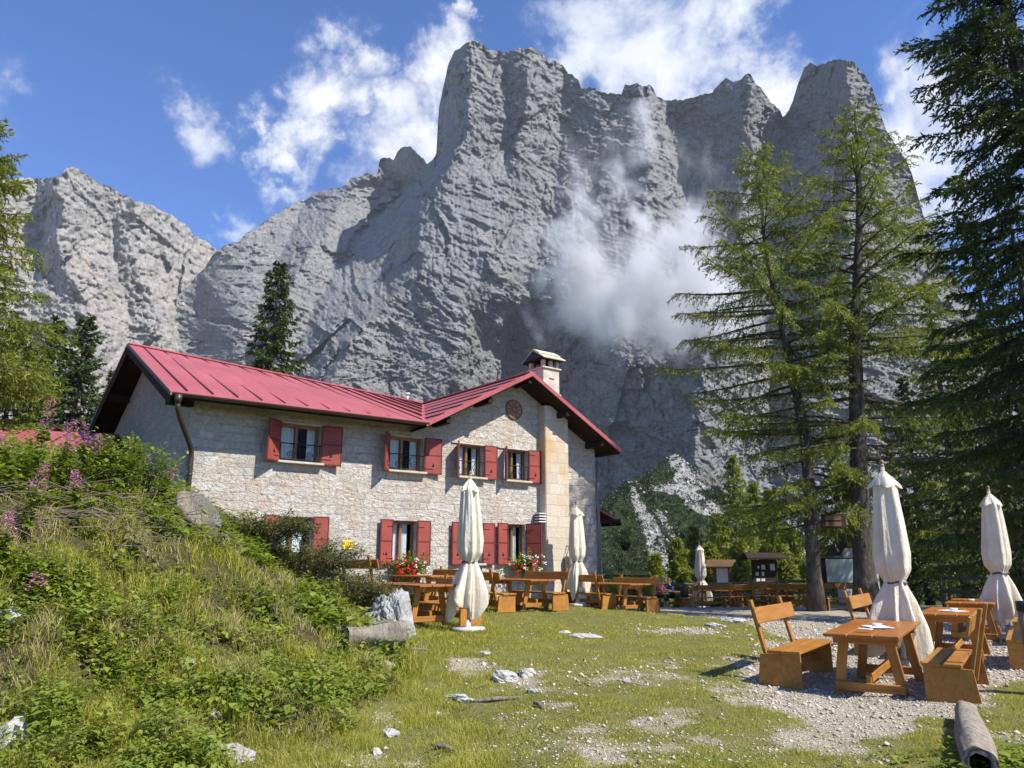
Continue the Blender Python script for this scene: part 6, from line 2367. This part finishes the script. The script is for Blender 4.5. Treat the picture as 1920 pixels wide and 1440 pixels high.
MB().lathe([(0.08, -0.28), (0.17, -0.12), (0.19, 0.0)], 16).tube([(-0.19, 0, 0), (0, 0, 0.45), (0.19, 0, 0)], 0.008, 5).build('basket', M_IRON, hb)
rg = np.random.default_rng(9)
c = rg.normal(size=(500, 3)) * np.array([0.2, 0.2, 0.22]) + np.array([0, 0, 0.12])
V, T, t = leaflets(c, rg.uniform(0.06, 0.12, 500), rg.uniform(-.6, .8, 500), rg.normal(0.55, 0.2, 500), rg)
link('foliage', fast_mesh('foliage', V, T, {'tint': t}), M_WEED, hb)


def fireweed(lb, base, h, seed):
    rng = np.random.default_rng(seed)
    root = thing('fireweed', lb, 'flower', base, rng.uniform(0, 6), 'pink fireweed on the bank')
    ln = rng.normal(size=2) * 0.12
    f = np.linspace(0, 1, 7)
    P = np.stack([ln[0] * f ** 2 * h, ln[1] * f ** 2 * h, f * h], 1)
    MB().tube(list(P), [0.007 * (1.3 - q) for q in f], 5).build('stem', M_TWIG, root)
    n = 130
    s = rng.uniform(0.1, 0.68, n)
    c = np.stack([np.interp(s, f, P[:, j]) for j in range(3)], 1)
    V, T, t = leaflets(c, rng.uniform(0.06, 0.13, n), rng.uniform(-.4, .6, n), rng.normal(0.5, 0.2, n), rng)
    link('leaves', fast_mesh('leaves', V, T, {'tint': t}), M_WEED, root)
    n = 150
    s = rng.uniform(0.64, 1.0, n)
    a = rng.uniform(0, 2 * PI, n)
    r = 0.075 * (1.08 - s) / 0.42 + 0.012
    c = np.stack([np.interp(s, f, P[:, 0]) + np.cos(a) * r, np.interp(s, f, P[:, 1]) + np.sin(a) * r, np.interp(s, f, P[:, 2])], 1)
    V, T, t = leaflets(c, rng.uniform(0.022, 0.042, n), rng.uniform(-.6, .6, n), rng.uniform(0, 1, n), rng)
    link('blossoms', fast_mesh('blossoms', V, T, {'tint': t}), M_PINK, root)
    return root


places = ['at the far left edge', 'tallest of the left clump', 'just right of the tallest one', 'below the tallest one', 'between the left clump and the red shed roof', 'in front of the red shed roof',
          'right of the red shed roof', 'by the willow sapling', 'near the gable wall', 'low on the bank at the left edge', 'low among the twigs', 'lowest on the bank, alone']
for i, (px, py, Y, h) in enumerate([(22, 900, 8.6, 0.85), (66, 900, 8.8, 1.25), (98, 900, 8.9, 1.05), (55, 960, 8.2, 0.9), (125, 890, 9.4, 0.95), (158, 890, 9.8, 0.9), (190, 890, 10.0, 0.8), (275, 905, 10.8, 0.75), (300, 930, 11.2, 0.55), (15, 990, 7.6, 0.7), (140, 960, 9.0, 0.7), (75, 1100, 7.4, 0.45)]):
    q = at(px, py, Y)
    fireweed('pink fireweed stalk ' + places[i], gpt(q.x, q.y, -0.03), h, 400 + i)

# heap of cut twigs on the bank
rng = np.random.default_rng(5)
tp = MB()
for i in range(170):
    px, py = rng.uniform(-20, 330), rng.uniform(940, 1030)
    if i % 3 == 0:
        px, py = rng.uniform(200, 430), rng.uniform(950, 1060)
    g = ground_at(px, py)
    a = rng.normal(0.15, 0.5) if rng.uniform() < .75 else rng.uniform(0, PI)
    L = rng.uniform(0.25, 1.0)
    d = Vector((math.cos(a), math.sin(a) * 0.6, rng.normal(-0.05, 0.22)))
    bnd = Vector(rng.normal(size=3) * 0.06)
    c = g + Vector((0, 0, rng.uniform(0.03, 0.26)))
    r = rng.uniform(0.003, 0.007)
    tp.tube([c - d * L / 2, c + bnd, c + d * L / 2], [r, r, r * .5], 4, caps=False)
o = tp.build('brushwood', M_TWIG)
o['kind'] = 'stuff'
# crooked dead branch standing out of the bank
w = at(205, 915, 10.2)
db = MB()
db.tube([gpt(w.x - 0.3, w.y) - Vector((0, 0, .1)), w + Vector((-0.15, 0, 0.0)), w + Vector((0.05, 0, 0.06)), w + Vector((0.22, 0, 0.16)), w + Vector((0.27, 0, 0.30)), w + Vector((0.18, 0, 0.36))], [0.016, 0.015, 0.014, 0.012, 0.009, 0.005], 7)
db.tube([w + Vector((-0.15, 0, 0.0)), w + Vector((-0.2, 0.05, 0.25)), w + Vector((-0.05, 0.1, 0.38))], [0.010, 0.007, 0.004], 6)
tag(db.build('dead_branch', simple_mat("bleached_branch", (0.42, 0.38, 0.31), 0.9)), 'crooked bleached dead branch sticking out of the bank', 'branch')
# sticks on the lawn
for i, (px, py, L, a, lb) in enumerate([(935, 1318, 0.75, 0.25, 'long pale strip of bark on the worn lawn'), (770, 1222, 0.5, -0.1, 'grey stick in the grass below the boulder'), (830, 1408, 0.25, -0.5, 'short brown stick at the lower edge of the lawn'), (1010, 1328, 0.3, 1.9, 'thin pale stick standing askew right of the bark strip')]):
    g = ground_at(px, py)
    d = Vector((math.cos(a), math.sin(a), 0.02)) * L / 2
    s_ = MB().tube([g - d + Vector((0, 0, .02)), g + Vector((0, 0.02, 0.035)), g + d + Vector((0, 0, .02))], [0.022, 0.026, 0.012], 7).build('stick', M_LOGBARK)
    tag(s_, lb, 'stick', 'sticks on the lawn')

# small shed with a red roof at the far left
b0 = at(20, 830, 21.0)
sd = thing('shed', 'low shed at the left edge, only its red metal roof showing', 'shed', gpt(b0.x, b0.y), 0.30)
zt = at(20, 795, 21.0).z - sd.location.z
MB().box((0, 1.2, zt / 2 - 0.6), (4.4, 2.2, zt + 0.2)).build('wall', M_STONE, sd)
rr = MB()
rr.slab([(-2.6, -0.35, zt - 0.62), (2.6, -0.35, zt - 0.62), (2.45, 1.5, zt), (-2.6, 1.5, zt)], (0, 0, 0.07))
rr.slab([(-2.6, 3.3, zt - 0.62), (2.6, 3.3, zt - 0.62), (2.45, 1.5, zt + .002), (-2.6, 1.5, zt + .002)], (0, 0, 0.07))
for k in range(9):
    x = -2.5 + k * 0.6
    rr.beam((x, -0.33, zt - 0.52), (x, 1.5, zt + 0.09), 0.03, 0.04, mi=1)
rr.build('roof', [M_ROOF, M_SEAM], sd)

# ------------------------------------------------------------------ people at the far table
M_SKIN = simple_mat("skin", (0.50, 0.29, 0.20), 0.6, 0.06)
M_HAIR = simple_mat("fair_hair", (0.34, 0.24, 0.13), 0.7)


def skin_mesh(nodes, edges, sub=2):
    """joints with radii -> one smooth body"""
    me = bpy.data.meshes.new('tmp')
    me.from_pydata([n[0] for n in nodes], edges, [])
    o = bpy.data.objects.new('tmp', me)
    COL.objects.link(o)
    o.modifiers.new('s', 'SKIN')
    for i, n in enumerate(nodes):
        r = n[1] if isinstance(n[1], tuple) else (n[1], n[1])
        me.skin_vertices[0].data[i].radius = r
        me.skin_vertices[0].data[i].use_root = (i == 0)
    sm = o.modifiers.new('u', 'SUBSURF')
    sm.levels = sub
    sm.render_levels = sub
    dg = bpy.context.evaluated_depsgraph_get()
    out = bpy.data.meshes.new_from_object(o.evaluated_get(dg))
    bpy.data.objects.remove(o)
    out.polygons.foreach_set('use_smooth', [True] * len(out.polygons))
    return out


def seated_person(lb, base, rz, shirt, trousers, hair=M_HAIR, lean=0.18, sleeve=0.5):
    """sits on a 0.45 m bench facing -y, forearms on the table"""
    p = thing('person', lb, 'person', base, rz, 'people at the far table')
    ly = -lean
    N = [((0, 0, 0.52), (0.15, 0.12)), ((0, ly * .4, 0.72), (0.14, 0.105)), ((0, ly * .8, 0.95), (0.165, 0.11)), ((0, ly, 1.05), (0.10, 0.08)), ((0, ly * 1.15, 1.12), 0.055), ((0, ly * 1.3, 1.18), 0.06),
         ((0, ly * 1.35 - 0.01, 1.27), (0.078, 0.095)), ((0, ly * 1.35, 1.35), (0.065, 0.075))]
    E_ = [(0, 1), (1, 2), (2, 3), (3, 4), (4, 5), (5, 6), (6, 7)]
    for s in (-1, 1):
        i = len(N)
        N += [((s * 0.17, ly * .95, 1.0), 0.062), ((s * 0.235, ly - 0.06, 0.80), 0.045), ((s * 0.20, ly - 0.26, 0.80), 0.036), ((s * 0.10, ly - 0.36, 0.81), 0.028)]
        E_ += [(2, i), (i, i + 1), (i + 1, i + 2), (i + 2, i + 3)]
        for k, (dx, L) in enumerate(((-.028, .07), (-.01, .085), (.01, .08), (.028, .065))):       # fingers
            j = len(N)
            N += [((s * 0.09 + dx, ly - 0.40, 0.81), 0.010), ((s * 0.085 + dx * 1.1, ly - 0.40 - L, 0.795), 0.008)]
            E_ += [(i + 3, j), (j, j + 1)]
        j = len(N)
        N += [((s * 0.055, ly - 0.37, 0.82), 0.010), ((s * 0.03, ly - 0.41, 0.815), 0.008)]
        E_ += [(i + 3, j), (j, j + 1)]
        i = len(N)
        N += [((s * 0.10, -0.05, 0.53), 0.10), ((s * 0.12, -0.42, 0.52), 0.072), ((s * 0.12, -0.40, 0.28), 0.055), ((s * 0.12, -0.38, 0.10), 0.040), ((s * 0.125, -0.50, 0.045), 0.04)]
        E_ += [(0, i), (i, i + 1), (i + 1, i + 2), (i + 2, i + 3), (i + 3, i + 4)]
    me = skin_mesh(N, E_)
    for m in (M_SKIN, shirt, trousers):
        me.materials.append(m)
    for f in me.polygons:
        c = f.center
        if c.z < 0.60 and c.z > 0.30 and abs(c.x) < 0.26 and c.y > -0.55:
            f.material_index = 2
        elif 0.60 <= c.z < 1.085 and not (c.z < 0.9 and c.y < ly - 0.13) :
            f.material_index = 1
    link('body', me, [M_SKIN], p)
    hm = MB()
    hm.lathe([(0.02, 0.105), (0.055, 0.095), (0.082, 0.06), (0.088, 0.01), (0.080, -0.04)], 20, c=(0, ly * 1.35 + 0.018, 1.315), caps=False)
    hm.build('hair', hair, p)
    fc = MB()
    for s in (-1, 1):
        fc.lathe([(0.002, -0.009), (0.009, 0), (0.002, 0.009)], 8, c=(s * 0.028, ly * 1.35 - 0.088, 1.285))
    fc.lathe([(0.004, -0.02), (0.014, -0.012), (0.004, 0.018)], 8, c=(0, ly * 1.35 - 0.10, 1.258))
    fc.build('face', M_SKIN, p)
    return p


M_BLUE = simple_mat("blue_shirt", (0.035, 0.06, 0.22), 0.85, 0.2)
M_NAVY = simple_mat("dark_shorts", (0.02, 0.022, 0.035), 0.85)
M_PINKS = simple_mat("coral_shirt", (0.56, 0.16, 0.15), 0.85, 0.2)
M_TEAL = simple_mat("teal_shirt", (0.03, 0.24, 0.22), 0.85, 0.2)
q = at(1262, 1110, 37.2)
g = gpt(q.x, q.y)
seated_person('man in a blue shirt and dark shorts sitting at the far table', g + Vector((0, 0, 0)), -1.1, M_BLUE, M_NAVY, M_SKIN)
q = at(1234, 1110, 36.4)
g = gpt(q.x, q.y)
seated_person('person in a coral shirt sitting at the far table, half hidden by a bench', g, 0.9, M_PINKS, M_NAVY)
q = at(1662, 1110, 24.0)
g = gpt(q.x, q.y)
seated_person('person in a teal shirt seated behind the large parasol', g, 2.0, M_TEAL, M_NAVY)
bk_ = thing('backpack', 'black backpack standing on the far bench beside the man in blue', 'backpack', gpt(at(1283, 1110, 35.6).x, 35.6) + Vector((0, 0, 0.44)), 0.3)
MB().lathe([(0.12, 0.0), (0.17, 0.05), (0.165, 0.32), (0.12, 0.46), (0.03, 0.50)], 18, fn=lambda r, z, a: r * (1 + 0.12 * math.cos(2 * a))).build('body', simple_mat("black_nylon", (0.015, 0.016, 0.02), 0.7), bk_)

# ------------------------------------------------------------------ mist drifting in front of the wall
def mist():
    D = 600.0
    lobes = [(1085, 480, 75), (1105, 560, 100), (1205, 545, 120), (1290, 560, 100), (1240, 605, 95), (1130, 610, 85), (1310, 610, 70), (1050, 530, 55), (1180, 400, 45), (1150, 330, 50), (1195, 265, 55), (1185, 205, 40),
             (1275, 440, 80), (1240, 300, 35), (1330, 520, 85), (1365, 600, 70), (1170, 165, 35), (1090, 380, 40)]
    C = [(at(x, y, D), r / 1440 * D) for x, y, r in lobes]
    cen = sum((c for c, _ in C), Vector()) / len(C)
    m, t = new_mat("mist")
    v = t.n('ShaderNodeNewGeometry').outputs['Position']
    wv = t.vmath('ADD', v, t.vmath('MULTIPLY', t.vmath('SUBTRACT', t.noise(v, 0.016, 6, 0.65, out=1), (0.5, 0.5, 0.5)), (120, 50, 130)))
    acc = None
    for c, r in C:
        d = t.vmath('DISTANCE', t.vmath('MULTIPLY', wv, (1, 0.8, 1)), (c.x, c.y * 0.8, c.z))
        f = t.mapr(d, 0.0, r * 1.15, 1.0, 0.0)
        acc = f if acc is None else t.math('MAXIMUM', acc, f)
    nz = t.noise(t.mapping(v, (1.0, 1.0, 0.6), (0, R_(25), 0)), 0.026, 8, 0.68)
    dn = t.math('ADD', acc, t.math('MULTIPLY', t.math('SUBTRACT', nz, 0.5), 2.4))
    dens = t.math('MULTIPLY', t.mapr(dn, 0.10, 1.15, 0.0, 1.0, True), 0.075)
    pv = t.n('ShaderNodeVolumePrincipled')
    pv.inputs['Color'].default_value = (0.995, 0.995, 0.995, 1)
    pv.inputs['Anisotropy'].default_value = -0.3
    t.put(pv.inputs['Density'], dens)
    t.n('ShaderNodeOutputMaterial', i_Volume=pv.outputs[0])
    me = bpy.data.meshes.new('mist')
    bm = bmesh.new()
    bmesh.ops.create_icosphere(bm, subdivisions=3, radius=1.0)
    for q in bm.verts:
        q.co = Vector((q.co.x * 125, q.co.y * 55, q.co.z * 140))
    bm.to_mesh(me)
    bm.free()
    o = link('mist', me, m, None, Vector((cen.x + 4, D, cen.z - 5)))
    o['kind'] = 'stuff'


mist()


# ------------------------------------------------------------------ thin mountain air
def haze():
    zt = max((o.matrix_world @ Vector(c)).z for o in bpy.data.objects if o.type == 'MESH' and o.name.startswith('mountain') for c in o.bound_box)
    ext = [(o.matrix_world @ Vector(c)) for o in bpy.data.objects if o.type == 'MESH' and o.get('kind') == 'structure' for c in o.bound_box]
    x0, x1 = min(p.x for p in ext) - 20, max(p.x for p in ext) + 20
    y0, y1 = min(p.y for p in ext) - 20, max(p.y for p in ext) + 20
    z0 = min(p.z for p in ext) - 1
    m, t = new_mat("thin_haze")
    pv = t.n('ShaderNodeVolumePrincipled')
    pv.inputs['Color'].default_value = (0.86, 0.92, 1.0, 1)
    pv.inputs['Density'].default_value = 0.00007
    t.n('ShaderNodeOutputMaterial', i_Volume=pv.outputs[0])
    b = MB().box(((x0 + x1) / 2, (y0 + y1) / 2, (z0 + zt + 8) / 2), (x1 - x0, y1 - y0, zt + 8 - z0), bev=0)
    o = b.build('haze', m)
    o['kind'] = 'stuff'


haze()
